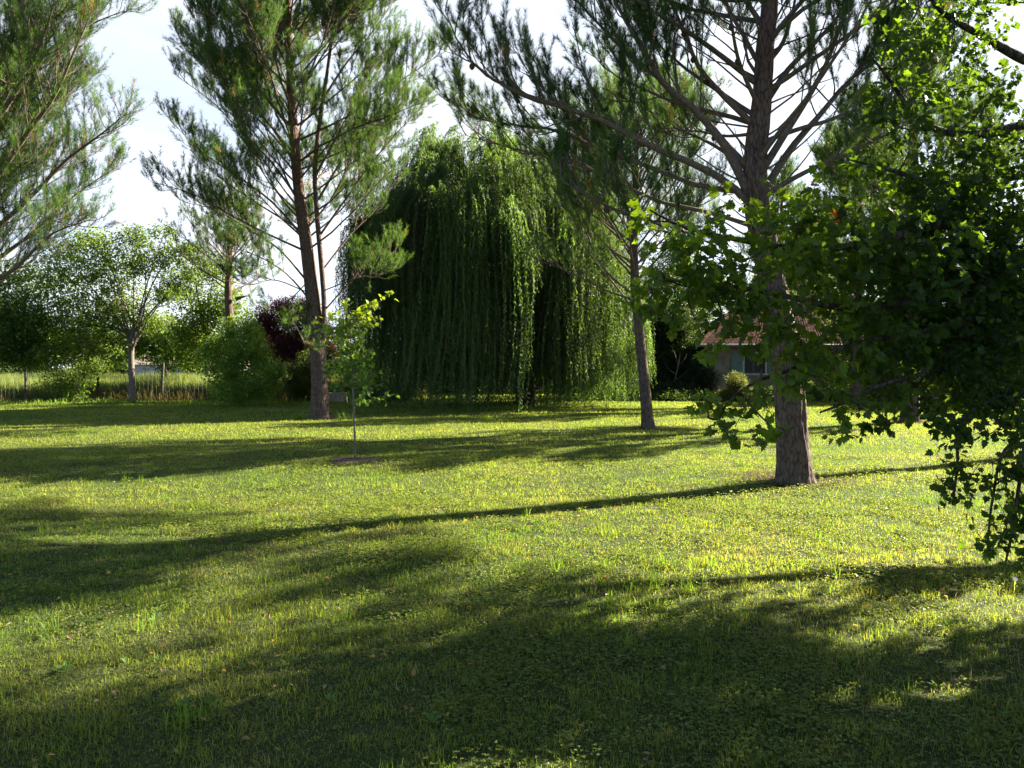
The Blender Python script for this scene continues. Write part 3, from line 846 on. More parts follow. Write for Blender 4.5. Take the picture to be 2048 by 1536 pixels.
# ------------------------------------------------------------------ broadleaf crowns
def blob_leaves(acc, rng, clumps, leaf, dens, tint, var=.5, warm=.5, flat=.6, gap=0.0):
    """clumps: (x,y,z,rx,ry,rz); leaf clusters spread through each ellipsoid's volume, thicker towards its outside"""
    for (x, y, z, rx, ry, rz) in clumps:
        n = int(dens * (rx * ry * rz) ** (2 / 3) / leaf ** 2 * 55)
        nc = max(6, n // 9)
        d = nrm(rng.normal(0, 1, (nc, 3))); r = rng.random(nc) ** .45
        C = np.array([x, y, z]) + d * r[:, None] * np.array([rx, ry, rz]) * rng.uniform(.85, 1.12, (nc, 1))
        if gap: C = C[vnoise(C[:, 0] * 1.0 + C[:, 1] * .7, C[:, 2] + C[:, 1] * .5, 1.6 / max(rx, .5), int(abs(x) * 10) % 97, 2) > gap]
        nc = len(C)
        per = 9; tn = rng.uniform(1 - var, 1 + var, (nc, 1)); od = nrm(C - np.array([x, y, z]) + 1e-3)
        P = np.repeat(C, per, 0) + rng.normal(0, leaf * .9, (nc * per, 3))
        D = nrm(np.repeat(od, per, 0) * .5 + rng.normal(0, 1, (nc * per, 3)) + [0, 0, -.35])
        N = nrm(rng.normal(0, flat, (nc * per, 3)) + [0, 0, 1])
        t = np.asarray(tint) * np.repeat(tn, per, 0) * rng.uniform(.8, 1.2, (nc * per, 1))
        t = t * (1 + np.repeat(rng.random((nc, 1)), per, 0) * warm * np.array([.8, .4, 0]))
        leaf_quads(acc, P, D, N, leaf * rng.uniform(.7, 1.3, nc * per), leaf * .62 * rng.uniform(.7, 1.2, nc * per), t, .15)

def broad_tree(name, label, base, trunk, r, clumps, leaf, dens, tint, seed, mat=None, cat='tree', group=None, limb_r=.06, bark=None, **kw):
    rng = np.random.default_rng(seed)
    root = thing(name, label, cat, group); bark = bark or M_BARK2
    a = Acc(); tp = smooth_path(trunk, 24); tube(a, tp, np.interp(np.linspace(0, 1, 24), np.linspace(0, 1, len(r)), r), 12, (1, 1, 1), True, bark_bump(rng, .1))
    a.build('trunk' if cat == 'tree' else 'stem', bark, root, True)
    for i, c in enumerate(clumps):
        if limb_r <= 0 : break
        b = Acc(); cc = np.array(c[:3]); s = tp[rng.integers(14, 24)]
        P = smooth_path([s, s * .5 + cc * .5 + rng.normal(0, .15, 3) + [0, 0, .1], cc + [0, 0, c[5] * .3]], 12)
        tube(b, P, np.linspace(limb_r, limb_r * .2, 12), 6)
        for _ in range(7):
            q = P[rng.integers(5, 12)]; tube(b, grow(rng, q, nrm(rng.normal(0, 1, 3) + [0, 0, .4]), min(c[3], 1.5) * rng.uniform(.5, 1), 6, .05, .15), np.linspace(limb_r * .3, .006, 6), 4)
        b.build('branch', bark, root, True)
    f = Acc(); blob_leaves(f, rng, clumps, leaf, dens, tint, **kw)
    f.build('crown' if cat == 'tree' else 'foliage', mat or M_LEAF, root)
    settle(root, base)
    return root

def cl(px, py, Y, rx, rz, ry=None):
    p = at(px, py, Y); return (p[0], p[1], p[2], rx, ry if ry else rx * .9, rz)

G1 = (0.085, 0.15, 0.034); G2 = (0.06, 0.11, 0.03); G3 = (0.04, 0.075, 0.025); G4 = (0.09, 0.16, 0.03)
# orchard tree at the left
b = at(265, 803, 33.5); b[2] = 0
broad_tree('orchard_tree', 'small spreading orchard tree with a straight sunlit trunk in front of the wire fence', b,
           [(b[0], b[1], -.15), (b[0] - .02, b[1], 1.2), (b[0] - .03, b[1], 2.4), (b[0] + .1, b[1], 3.4)], [.17, .13, .12, .09],
           [cl(120, 560, 33.5, 1.7, 1.3), cl(215, 530, 33.5, 1.5, 1.3), cl(290, 520, 33, 1.1, .9), cl(60, 640, 33, 1.9, 1.3), cl(170, 640, 33, 1.9, 1.2), cl(245, 610, 34, 1.5, 1.1),
            cl(350, 510, 34, .9, .7), cl(340, 590, 33.5, .9, .5), cl(385, 545, 34, .6, .5), cl(110, 710, 32.5, 1.5, .8), cl(180, 480, 34, 1.0, .6), cl(270, 475, 34, .9, .5), cl(300, 640, 34, 1.1, .5), cl(40, 560, 34, 1.2, 1.0),
            cl(130, 500, 34, .9, .5), cl(210, 690, 33, 1.0, .5), cl(330, 465, 34, .6, .4)],
           .12, .55, (0.085, 0.145, 0.034), 81, limb_r=.055)
b = at(-90, 803, 32); b[2] = 0
broad_tree('orchard_tree', 'dense dark green tree cut by the left edge with low foliage', b,
           [(b[0], b[1], -.15), (b[0], b[1], 1.5), (b[0], b[1], 3)], [.22, .18, .12],
           [cl(-60, 600, 32, 2, 1.6), cl(20, 640, 31.5, 1.6, 1.3), cl(-30, 690, 31.5, 1.8, 1.1), cl(50, 700, 32, 1.0, .8), cl(-150, 600, 32, 2, 1.8)],
           .13, .8, G2, 82)
b = at(150, 806, 34.5); b[2] = 0
broad_tree('leafy_shrub', 'loose shrub with arching pale stems against the wire fence', b, [(b[0], b[1], -.1), (b[0] + .1, b[1], .5), (b[0] + .4, b[1], 1.1)], [.04, .03, .02],
           [cl(120, 765, 34.4, .9, .6), cl(165, 745, 34.2, .8, .6), cl(150, 790, 34.2, .5, .3), cl(200, 730, 34, .5, .4)], .11, .45, G1, 83, cat='shrub', limb_r=.025)
# bush round the second pine
b = at(485, 806, 31.5); b[2] = 0
broad_tree('garden_bush', 'big rounded bush, dark left side and bright lime right side, left of the tall pine', b, [(b[0], b[1], -.1), (b[0], b[1], .7), (b[0], b[1], 1.4)], [.08, .06, .04],
           [cl(455, 740, 31.5, 1.0, 1.1), cl(500, 700, 31.5, .9, 1.0), cl(520, 765, 31, .9, .8), cl(548, 740, 31.2, .45, .5), cl(470, 785, 31, 1.0, .55), cl(470, 665, 32, .6, .7), cl(430, 700, 32, .8, .7), cl(500, 655, 31.8, .35, .5)],
           .095, 1.0, (0.12, 0.21, 0.04), 84, cat='bush', limb_r=.03)
b = at(415, 806, 38); b[2] = 0
broad_tree('background_tree', 'mid green leafy tree behind the bush at the pine on the left', b, [(b[0], b[1], -.1), (b[0], b[1], 2), (b[0], b[1], 3.5)], [.15, .12, .08],
           [cl(400, 640, 38, 1.6, 1.3), cl(450, 610, 38, 1.4, 1.2), cl(370, 680, 38, 1.4, .9), cl(395, 720, 38, 1.2, .5), cl(360, 570, 38, 1.2, .9), cl(430, 540, 38, 1.1, .9), cl(510, 650, 38.5, .9, .8), cl(385, 500, 38, .7, .6)], .14, .7, G1, 85, gap=.3)
for px, Y, lab, sd in [(330, 43, 'dense green tree seen right of the orchard tree trunk under its crown', 201), (200, 45, 'dark green tree behind the orchard tree, low over the meadow', 202), (60, 44, 'bushy green tree over the meadow at the far left', 203)]:
    b = at(px, 806, Y); b[2] = 0
    broad_tree('background_tree', lab, b, [(b[0], b[1], -.1), (b[0], b[1], 1.6), (b[0], b[1], 2.8)], [.14, .11, .07],
               [cl(px - 45, 690, Y, 1.7, 1.0), cl(px, 670, Y, 1.7, 1.3), cl(px + 50, 690, Y, 1.7, 1.0), cl(px + 15, 715, Y - .5, 1.6, .8)], .15, .8, G2, sd)
for px, Y, lab, sd in [(1340, 52, 'tall leafy tree far behind the slim pine, left of the house roof', 211), (1600, 50, 'leafy tree standing behind the house roof', 212)]:
    b = at(px, 806, Y); b[2] = 0
    broad_tree('background_tree', lab, b, [(b[0], b[1], -.1), (b[0], b[1], 2.6), (b[0], b[1], 5)], [.2, .16, .1],
               [cl(px - 70, 600, Y, 2.4, 1.8), cl(px, 560, Y, 2.4, 1.9), cl(px + 75, 590, Y, 2.4, 1.8), cl(px + 10, 640, Y, 2.8, 1.8), cl(px - 80, 670, Y, 2.4, 1.6), cl(px + 20, 500, Y, 1.5, 1.2)], .16, .75, G2, sd)
# purple plum
b = at(590, 806, 36); b[2] = 0
broad_tree('purple_leaf_tree', 'dark purple leaved plum tree just left of the tall pine trunk', b, [(b[0], b[1], -.1), (b[0], b[1], 1.4), (b[0] + .1, b[1], 2.6)], [.12, .1, .07],
           [cl(545, 640, 36, 1.0, .9), cl(600, 625, 36, 1.1, .8), cl(590, 680, 35.8, 1.1, .8), cl(635, 660, 36, .8, .9), cl(565, 610, 36, .4, .4), cl(655, 700, 36, .5, .6), cl(530, 665, 36, .8, .8), cl(570, 700, 35.8, .9, .6)], .10, 1.0, (0.07, 0.022, 0.034), 86, mat=M_PURPLE, warm=.3)
b = at(612, 806, 35); b[2] = 0
broad_tree('leafy_shrub', 'grey green shrub under the purple plum tree', b, [(b[0], b[1], -.1), (b[0], b[1], .5), (b[0], b[1], 1.2)], [.05, .04, .03],
           [cl(590, 760, 34.6, .7, .8), cl(618, 740, 35, .8, 1.0), cl(640, 770, 35, .6, .7), cl(600, 790, 34.5, .6, .35)], .085, .9, (0.06, 0.09, 0.035), 87, cat='shrub', limb_r=.02)
b = at(725, 806, 40); b[2] = 0
broad_tree('background_tree', 'leafy green tree seen between the tall pine trunk and the willow', b, [(b[0], b[1], -.1), (b[0], b[1], 1.4), (b[0], b[1], 2.6)], [.12, .1, .07],
           [cl(700, 750, 40, 1.4, 1.0), cl(745, 760, 40, 1.3, .9), cl(720, 715, 40, .7, .6), cl(690, 660, 40, .5, .8)], .12, 1.0, G2, 88)

# trees and hedges at the right in front of and behind the house
b = at(1360, 806, 38); b[2] = 0
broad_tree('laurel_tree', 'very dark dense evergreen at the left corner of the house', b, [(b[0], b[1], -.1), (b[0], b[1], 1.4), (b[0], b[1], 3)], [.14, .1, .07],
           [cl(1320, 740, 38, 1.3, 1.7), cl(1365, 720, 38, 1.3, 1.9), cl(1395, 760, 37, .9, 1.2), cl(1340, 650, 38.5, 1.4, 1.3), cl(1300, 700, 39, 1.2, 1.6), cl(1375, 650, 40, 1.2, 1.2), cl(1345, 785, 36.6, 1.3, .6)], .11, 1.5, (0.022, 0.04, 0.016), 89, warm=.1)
b = at(1350, 808, 35.2); b[2] = 0
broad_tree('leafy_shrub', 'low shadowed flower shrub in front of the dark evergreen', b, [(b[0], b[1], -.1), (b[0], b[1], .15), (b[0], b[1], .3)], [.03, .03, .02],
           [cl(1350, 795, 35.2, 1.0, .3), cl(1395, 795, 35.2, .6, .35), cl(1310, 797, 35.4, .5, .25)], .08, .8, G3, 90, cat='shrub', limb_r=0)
b = at(1470, 808, 34.5); b[2] = 0
broad_tree('garden_bush', 'round olive green bush under the shuttered window of the house', b, [(b[0], b[1], -.1), (b[0], b[1], .5), (b[0], b[1], 1)], [.05, .04, .03],
           [cl(1472, 765, 34.5, .5, .5), cl(1478, 785, 34.5, .6, .45), cl(1450, 790, 34.5, .45, .3), cl(1500, 792, 34.6, .5, .3)], .06, 1.2, (0.075, 0.10, 0.035), 91, cat='bush', limb_r=.015)
b = at(1640, 808, 34.8); b[2] = 0
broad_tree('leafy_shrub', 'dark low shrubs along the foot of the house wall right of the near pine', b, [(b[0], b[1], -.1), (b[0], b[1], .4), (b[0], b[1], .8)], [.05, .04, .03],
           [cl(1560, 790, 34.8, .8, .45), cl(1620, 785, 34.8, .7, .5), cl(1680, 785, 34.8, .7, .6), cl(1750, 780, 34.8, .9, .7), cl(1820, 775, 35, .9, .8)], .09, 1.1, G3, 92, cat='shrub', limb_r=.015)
b = at(1770, 806, 36); b[2] = 0
broad_tree('background_tree', 'dark leafy tree hiding the right part of the house', b, [(b[0], b[1], -.1), (b[0], b[1], 1.6), (b[0], b[1], 3.2)], [.16, .12, .08],
           [cl(1740, 680, 35, 1.5, 1.5), cl(1800, 640, 35.2, 1.8, 1.7), cl(1870, 700, 35, 1.8, 1.9), cl(1700, 640, 35.6, 1.2, .8), cl(1830, 560, 36, 1.6, 1.2), cl(1940, 640, 35, 2, 2), cl(1960, 760, 34.6, 1.5, 1)], .12, 1.1, G2, 93)
b = at(2080, 806, 33); b[2] = 0
broad_tree('background_tree', 'tall dark tree at the far right behind the hanging foliage', b, [(b[0], b[1], -.1), (b[0], b[1], 2.6), (b[0], b[1], 5.2)], [.2, .16, .1],
           [cl(2040, 640, 33, 2, 2.2), cl(2100, 560, 33, 2.2, 2), cl(2030, 740, 33, 1.6, 1.3), cl(2120, 720, 33, 1.8, 1.6)], .13, 1.1, G2, 94)

b = np.array([8.2, 6.6, 0.0])
broad_tree('background_tree', 'loose leafy tree just beyond the right edge, behind the dark foreground maple', b, [(b[0], b[1], -.15), (b[0] + .1, b[1] + 1.4, 2.4), (b[0], b[1] + 3.0, 5.0)], [.17, .13, .07],
           [(7.25, 9.1, 4.5, .6, .6, .5), (7.5, 8.5, 5.2, .7, .7, .6), (7.8, 9.4, 5.6, .7, .7, .6), (7.6, 9.0, 6.4, .7, .8, .6), (8.1, 8.3, 6.2, .7, .7, .6), (7.4, 8.0, 4.6, .6, .6, .5), (8.6, 9.0, 7.0, .7, .7, .6)], .075, .22, G2, 95, limb_r=.03)

# far wood and hedge beyond the field
def far_wood():
    rng = np.random.default_rng(101); acc = Acc(); C = []
    for x in np.arange(-150, 190, 5.0):
        y = 130 + rng.uniform(-12, 12); h = rng.uniform(4, 8.5)
        C.append((x + rng.normal(0, 1.5), y, h * .45, rng.uniform(3.5, 5.5), 4, h * .6))
    blob_leaves(acc, rng, C, .5, 1.1, (0.05, 0.085, 0.035))
    tag(acc.build('far_wood', M_LEAF), 'dark line of distant woodland beyond the open field', 'woodland', kind='stuff')
    acc = Acc(); C = []
    for x in np.arange(-14, 62, 2.4):
        C.append((x, 48.5 + rng.uniform(-2, 2), rng.uniform(1.2, 2.0), 2.1, 1.5, rng.uniform(1.5, 2.6)))
    blob_leaves(acc, rng, C, .2, .8, (0.035, 0.06, 0.022))
    tag(acc.build('field_hedge', M_LEAF), 'ragged green hedge across the back of the field', 'hedge', kind='stuff')
far_wood()

def meadow():
    rng = np.random.default_rng(111); acc = Acc()
    n = 150000
    x = rng.uniform(-36, -5, n); y = 35.8 + 14 * rng.random(n) ** 1.3
    tint = np.array([0.105, 0.15, 0.065]) * rng.uniform(.7, 1.35, (n, 1)) * np.where(rng.random((n, 1)) < .25, [1.7, 1.15, 1.3], [1, 1, 1])
    h = rng.uniform(.7, 1.35, n) * np.clip(.75 + vnoise(x, y, .3, 5, 2) * .5, .6, 1.3)
    blades(acc, rng, x, y, h, rng.uniform(.014, .03, n), tint, .25, 2)
    tag(acc.build('meadow_grass', M_GRASS), 'tall pale yellow green meadow grass behind the wire fence', 'meadow', kind='stuff')
    acc = Acc(); n = 5000
    x = rng.uniform(-34, -9.5, n); y = rng.uniform(34.7, 35.8, n)
    red = vnoise(x, y * 0, .6, 15, 2)[:, None] > .5
    tint = np.where(red, [0.10, 0.085, 0.05], [0.08, 0.115, 0.045]) * rng.uniform(.5, 1.3, (n, 1))
    blades(acc, rng, x, y, rng.uniform(.1, .85, n) * (.3 + .9 * vnoise(x, y * 0, .9, 33, 2)), rng.uniform(.012, .025, n), tint, .4, 2)
    tag(acc.build('fence_weeds', M_GRASS), 'rusty brown and green weeds along the foot of the wire fence', 'weeds', kind='stuff')
    acc = Acc()
    for g, k, s in [(gnd(1590, 965), 5200, .55), (gnd(640, 836), 3000, .8), (gnd(1297, 857), 2000, .6), (gnd(1820, 845), 1500, .6)]:
        rr = s * np.abs(rng.normal(0, .75, k)) + .2; th = rng.uniform(0, 2 * pi, k); x = g[0] + np.cos(th) * rr; y = g[1] + .15 + np.sin(th) * rr
        C = np.stack([x, y, terrain_z(x, y) + rng.uniform(.01, .035, k)], -1)
        leaf_quads(acc, C, rng.normal(0, 1, (k, 3)) * [1, 1, .12], np.tile([0, 0, 1.0], (k, 1)), rng.uniform(.06, .12, k), .004 + .0004 * g[1], np.array([.13, .085, .05]) * rng.uniform(.6, 1.4, (k, 1)), .05)
    tag(acc.build('fallen_needles', M_LEAF), 'brown fallen pine needles gathered round the pine trunks', 'pine needles', kind='stuff')
    # small weeds at trunk feet
    acc = Acc()
    for g, k, s in [((gnd(600, 838)), 160, .35), (gnd(690, 838), 60, .2), (gnd(230, 806), 260, .7), ((gnd(60, 808)), 500, 2.2), ((gnd(360, 808)), 400, 1.6), (gnd(1000, 822), 420, 1.4), (gnd(560, 806), 300, .9)]:
        xx = g[0] + rng.normal(0, s, k); yy = g[1] + rng.normal(0, .15, k)
        blades(acc, rng, xx, yy, rng.uniform(.1, .32, k), rng.uniform(.012, .03, k), np.array([.12, .2, .04]) * rng.uniform(.7, 1.3, (k, 1)), .5, 2)
    tag(acc.build('trunk_weeds', M_GRASS), 'tufts of unmown grass at the feet of trunks and bushes', 'weeds', kind='stuff')
meadow()

# ------------------------------------------------------------------ fence
def fence():
    root = thing('wire_fence', 'wire mesh fence on dark posts between the lawn and the tall meadow', 'fence')
    mp = noise_mat('post_wood', (0.03, 0.025, 0.02), (0.09, 0.075, 0.06), 10, .9, .4)
    mw = noise_mat('fence_wire', (0.16, 0.17, 0.16), (0.28, 0.29, 0.28), 30, .5, 0)
    Y = 35.3; rng = np.random.default_rng(3)
    xs = [at(p, 800, Y)[0] for p in (-230, -95, 52, 197, 325, 452, 590)]
    for x in xs:
        a = Acc(); tube(a, [(x, Y, -.3), (x + rng.normal(0, .01), Y, .8), (x + rng.normal(0, .02), Y, 1.8)], [.062, .06, .056], 8); a.build('post', mp, root, True)
    a = Acc()
    for z in (.12, .35, .6, .85, 1.1, 1.35):
        for k in range(len(xs) - 1):
            t = np.linspace(0, 1, 6)[:, None]
            P = np.array([xs[k], Y - .055, z]) * (1 - t) + np.array([xs[k + 1], Y - .055, z]) * t; P[:, 2] -= .02 * np.sin(t[:, 0] * pi)
            tube(a, P, .003, 4, cap=False)
    for x in np.arange(xs[0], xs[-1], .2):
        tube(a, [(x, Y - .05, .1), (x, Y - .05, 1.37)], .0022, 3, cap=False)
    a.build('wire', mw, root)
    settle(root, (xs[0], Y, 0))
fence()

# ------------------------------------------------------------------ stone block & thin pole left of the willow
def well():
    a = Acc(); p0 = at(656, 803, 34.5); p1 = at(690, 803, 34.5)
    root = thing('stone_planter', 'pale stone trough standing on the lawn behind the tall pine trunk', 'planter')
    m = noise_mat('pale_stone', (0.28, 0.22, 0.17), (0.45, 0.38, 0.30), 9, .9, .5)
    x0, x1 = p0[0], p1[0]; y = 34.5
    box(a, (x0, y, -.05), (x1, y + .12, .36)); box(a, (x0, y + .5, -.05), (x1, y + .62, .36))
    box(a, (x0, y + .12, -.05), (x0 + .1, y + .5, .36)); box(a, (x1 - .1, y + .12, -.05), (x1, y + .5, .36))
    a.build('basin', m, root)
    a = Acc(); box(a, (x0 - .04, y - .04, .36), (x1 + .04, y + .1, .42)); box(a, (x0 - .04, y + .52, .36), (x1 + .04, y + .66, .42))
    box(a, (x0 - .04, y + .1, .36), (x0 + .1, y + .52, .42)); box(a, (x1 - .1, y + .1, .36), (x1 + .04, y + .52, .42)); a.build('rim', m, root)
    a = Acc(); box(a, (x0 + .1, y + .12, .2), (x1 - .1, y + .5, .31)); a.build('soil', noise_mat('planter_soil', (.03, .022, .015), (.09, .06, .04), 20), root)
    settle(root, ((x0 + x1) / 2, y + .3, 0))
    a = Acc(); q = at(688, 805, 33.5); tube(a, [(q[0], q[1], -.1), (q[0] + .01, q[1], 1.2), (q[0] + .02, q[1], 2.3)], [.016, .014, .012], 6)
    tag(a.build('garden_pole', noise_mat('pole_grey', (0.3, 0.29, 0.26), (0.42, 0.4, 0.36), 20), smooth=True), 'thin pale pole standing on the lawn left of the willow', 'pole')
well()

# ------------------------------------------------------------------ house
def house():
    root = thing('house', 'low house with pale rendered wall and weathered red tiled roof behind the near pine', 'building')
    Y = 37.5; x0 = at(1412, 700, Y)[0]; x1 = x0 + 17; D = 8.0; H = 2.72
    mw = noise_mat('render_wall', (0.13, 0.10, 0.068), (0.23, 0.18, 0.125), 2.2, .95, .3, 10)
    ms = noise_mat('stone_wall', (0.22, 0.15, 0.12), (0.42, 0.31, 0.25), 7, .95, .6)
    mt = noise_mat('roof_tiles', (0.014, 0.007, 0.005), (0.052, 0.022, 0.014), 3.0, 1.0, .5, 8, (1, 1, 1))
    mt.node_tree.nodes['Principled BSDF'].inputs['Specular IOR Level'].default_value = .03
    mtrim = noise_mat('pale_trim', (0.3, 0.28, 0.25), (0.4, 0.38, 0.34), 8, .8, .1)
    msh = noise_mat('shutter_paint', (0.07, 0.12, 0.10), (0.11, 0.165, 0.14), 12, .6, .1)
    mg, nt, p, _ = new_mat('dark_glass'); p.inputs['Base Color'].default_value = (.012, .014, .016, 1); p.inputs['Roughness'].default_value = .35; p.inputs['Specular IOR Level'].default_value = .2
    mdoor = noise_mat('door_wood', (.08, .05, .03), (.16, .1, .06), 8, .6, .2)
    wa = at(1489, 700, Y)[0]; wb = at(1530, 700, Y)[0]; zb, zt = at(1489, 747, Y)[2], at(1489, 708, Y)[2]
    wins = [(wa, wb, zb, zt), (x0 + 8.2, x0 + 9.2, zb, zt), (x0 + 12.4, x0 + 13.4, zb, zt)]
    door = (x0 + 5.6, x0 + 6.6, 0.05, 2.1)
    ops = sorted(wins + [door])
    a = Acc(); t = .32
    cur = x0
    for (u0, u1, v0, v1) in ops:
        box(a, (cur, Y, -.1), (u0, Y + t, H)); 
        if v0 > .1: box(a, (u0, Y, -.1), (u1, Y + t, v0))
        box(a, (u0, Y, v1), (u1, Y + t, H)); cur = u1
    box(a, (cur, Y, -.1), (x1, Y + t, H))
    box(a, (x0, Y + t, -.1), (x0 + t, Y + D, H)); box(a, (x1 - t, Y + t, -.1), (x1, Y + D, H)); box(a, (x0 + t, Y + D - t, -.1), (x1 - t, Y + D, H))
    a.build('wall', mw, root)
    a = Acc(); box(a, (x0 + .3, Y + 1.4, .0), (x1 - .3, Y + 1.5, H)); a.build('inner_wall', mdoor, root)
    # hipped roof with rows of tiles as a rippled sheet
    ov = .45; ridge = 2.1; a = Acc(); hip = 3.0
    X0, X1, Y0, Y1 = x0 - ov, x1 + ov, Y - ov, Y + D + ov; yr = (Y0 + Y1) / 2; zr = H + ridge
    def slope(e0, e1, r0, r1, nu=260, nv=40):
        u = np.linspace(0, 1, nu)[None, :, None]; v = np.linspace(0, 1, nv)[:, None, None]
        lo = np.array(e0) * (1 - u) + np.array(e1) * u; hi = np.array(r0) * (1 - u) + np.array(r1) * u
        P = lo * (1 - v) + hi * v
        P[..., 2] += .03 * np.abs(np.sin(np.arange(nu) * pi / 2.0 * .9))[None, :] + .02 * ((np.arange(nv)[:, None] % 3) / 3)
        i = np.arange(nv - 1)[:, None] * nu; j = np.arange(nu - 1)[None]
        a.add(P.reshape(-1, 3), None, np.stack([i + j, i + j + 1, i + nu + j + 1, i + nu + j], -1).reshape(-1, 4))
    z = H + .03
    slope((X0, Y0, z), (X1, Y0, z), (X0 + hip, yr, zr), (X1 - hip, yr, zr))
    slope((X1, Y1, z), (X0, Y1, z), (X1 - hip, yr, zr), (X0 + hip, yr, zr))
    slope((X0, Y1, z), (X0, Y0, z), (X0 + hip, yr, zr), (X0 + hip, yr, zr + .001), 120)
    slope((X1, Y0, z), (X1, Y1, z), (X1 - hip, yr, zr), (X1 - hip, yr, zr + .001), 120)
    rf = a.build('roof', mt, root)
    a = Acc(); tube(a, [(X0 + hip, yr, zr + .04), (X1 - hip, yr, zr + .04)], .12, 8); tube(a, [(X0, Y0, z + .05), (X0 + hip, yr, zr + .04)], .1, 8); tube(a, [(X1, Y0, z + .05), (X1 - hip, yr, zr + .04)], .1, 8)
    a.build('ridge_tiles', mt, rf, True)
    a = Acc(); box(a, (x0 + 6, yr - .3, zr - .5), (x0 + 6.9, yr + .3, zr + .8)); box(a, (x0 + 5.94, yr - .36, zr + .8), (x0 + 6.96, yr + .36, zr + .88)); a.build('chimney', ms, rf)
    a = Acc(); box(a, (X0 + .02, Y0 + .02, H - .1), (X1 - .02, Y0 + .06, H + .03)); a.build('eaves_board', noise_mat('eaves_wood', (.12, .08, .06), (.2, .14, .1), 6), root)
    a = Acc(); tube(a, [(X0, Y0 - .06, H + .0), (X1, Y0 - .06, H - .03)], .06, 8); a.build('gutter', noise_mat('zinc', (.2, .19, .18), (.3, .29, .28), 10, .5), root, True)
    for i, (u0, u1, v0, v1) in enumerate(wins):
        f = Acc()
        for lo, hi in [((u0 - .1, Y - .03, v0 - .0), (u0, Y + .12, v1 + .1)), ((u1, Y - .03, v0), (u1 + .1, Y + .12, v1 + .1)), ((u0, Y - .03, v1), (u1, Y + .12, v1 + .1))]:
            box(f, lo, hi)
        w = f.build('window', mtrim, root)
        f = Acc(); box(f, (u0, Y + .18, v0 + .01), (u0 + .05, Y + .22, v1)); box(f, (u1 - .05, Y + .18, v0 + .01), (u1, Y + .22, v1)); box(f, ((u0 + u1) / 2 - .03, Y + .18, v0 + .05), ((u0 + u1) / 2 + .03, Y + .22, v1 - .05))
        box(f, (u0 + .05, Y + .18, v1 - .05), (u1 - .05, Y + .22, v1)); box(f, (u0 + .05, Y + .18, v0 + .01), (u1 - .05, Y + .22, v0 + .05)); f.build('frame', mdoor, w)
        f = Acc(); box(f, (u0 + .05, Y + .195, v0 + .05), (u1 - .05, Y + .205, v1 - .05)); f.build('pane', mg, w)
        f = Acc(); box(f, (u0 - .16, Y - .1, v0 - .08), (u1 + .16, Y + .17, v0)); f.build('sill', mtrim, w)
        for sgn in (-1, 1):
            f = Acc(); sw = (u1 - u0) * .55
            s0 = u0 - .12 - sw if sgn < 0 else u1 + .12
            box(f, (s0, Y - .05, v0), (s0 + sw, Y - .015, v1 + .02))
            for zz in (v0 + .12, v1 - .18): box(f, (s0 + .02, Y - .075, zz), (s0 + sw - .02, Y - .05, zz + .08))
            f.build('shutter', msh, root)
    a = Acc(); box(a, (door[0], Y + .12, .05), (door[1], Y + .18, 2.1)); d = a.build('door', mdoor, root)
    a = Acc(); box(a, (door[1] - .16, Y + .07, 1.0), (door[1] - .08, Y + .12, 1.04)); a.build('handle', mtrim, d)
    a = Acc(); box(a, (x0 + 7.2, Y - .06, -.05), (x1 - .2, Y - .002, .75)); a.build('stone_plinth', ms, root)
    settle(root, ((x0 + x1) / 2, Y, 0))
    # distant farm buildings beyond the meadow
    for nm, px, w, lab in [('farm_building', 345, 9, 'far pale farm building with a low red roof seen over the meadow'), ('farm_building', 412, 5, 'smaller far white shed right of the pale farm building')]:
        r = thing(nm, lab, 'building', 'farm buildings beyond the field'); q = at(px, 740, 78); a = Acc()
        box(a, (q[0] - w / 2, 78, -.1), (q[0] + w / 2, 84, 1.9)); a.build('wall', mtrim, r)
        a = Acc(); a.add([(q[0] - w / 2 - .3, 77.7, 1.9), (q[0] + w / 2 + .3, 77.7, 1.9), (q[0] + w / 2 + .3, 84.3, 1.9), (q[0] - w / 2 - .3, 84.3, 1.9), (q[0] - w / 2 - .3, 81, 3.1), (q[0] + w / 2 + .3, 81, 3.1)],
                         [(0, 4, 3), (1, 2, 5)], [(0, 1, 5, 4), (2, 3, 4, 5), (0, 3, 2, 1)]); a.build('roof', noise_mat('far_roof', (.16, .12, .10), (.26, .2, .17), 3), r)
        a = Acc(); box(a, (q[0] - .6, 77.95, .6), (q[0] + .3, 77.995, 1.5)); a.build('window', mg, r)
        settle(r, (q[0], 81, 0))
house()

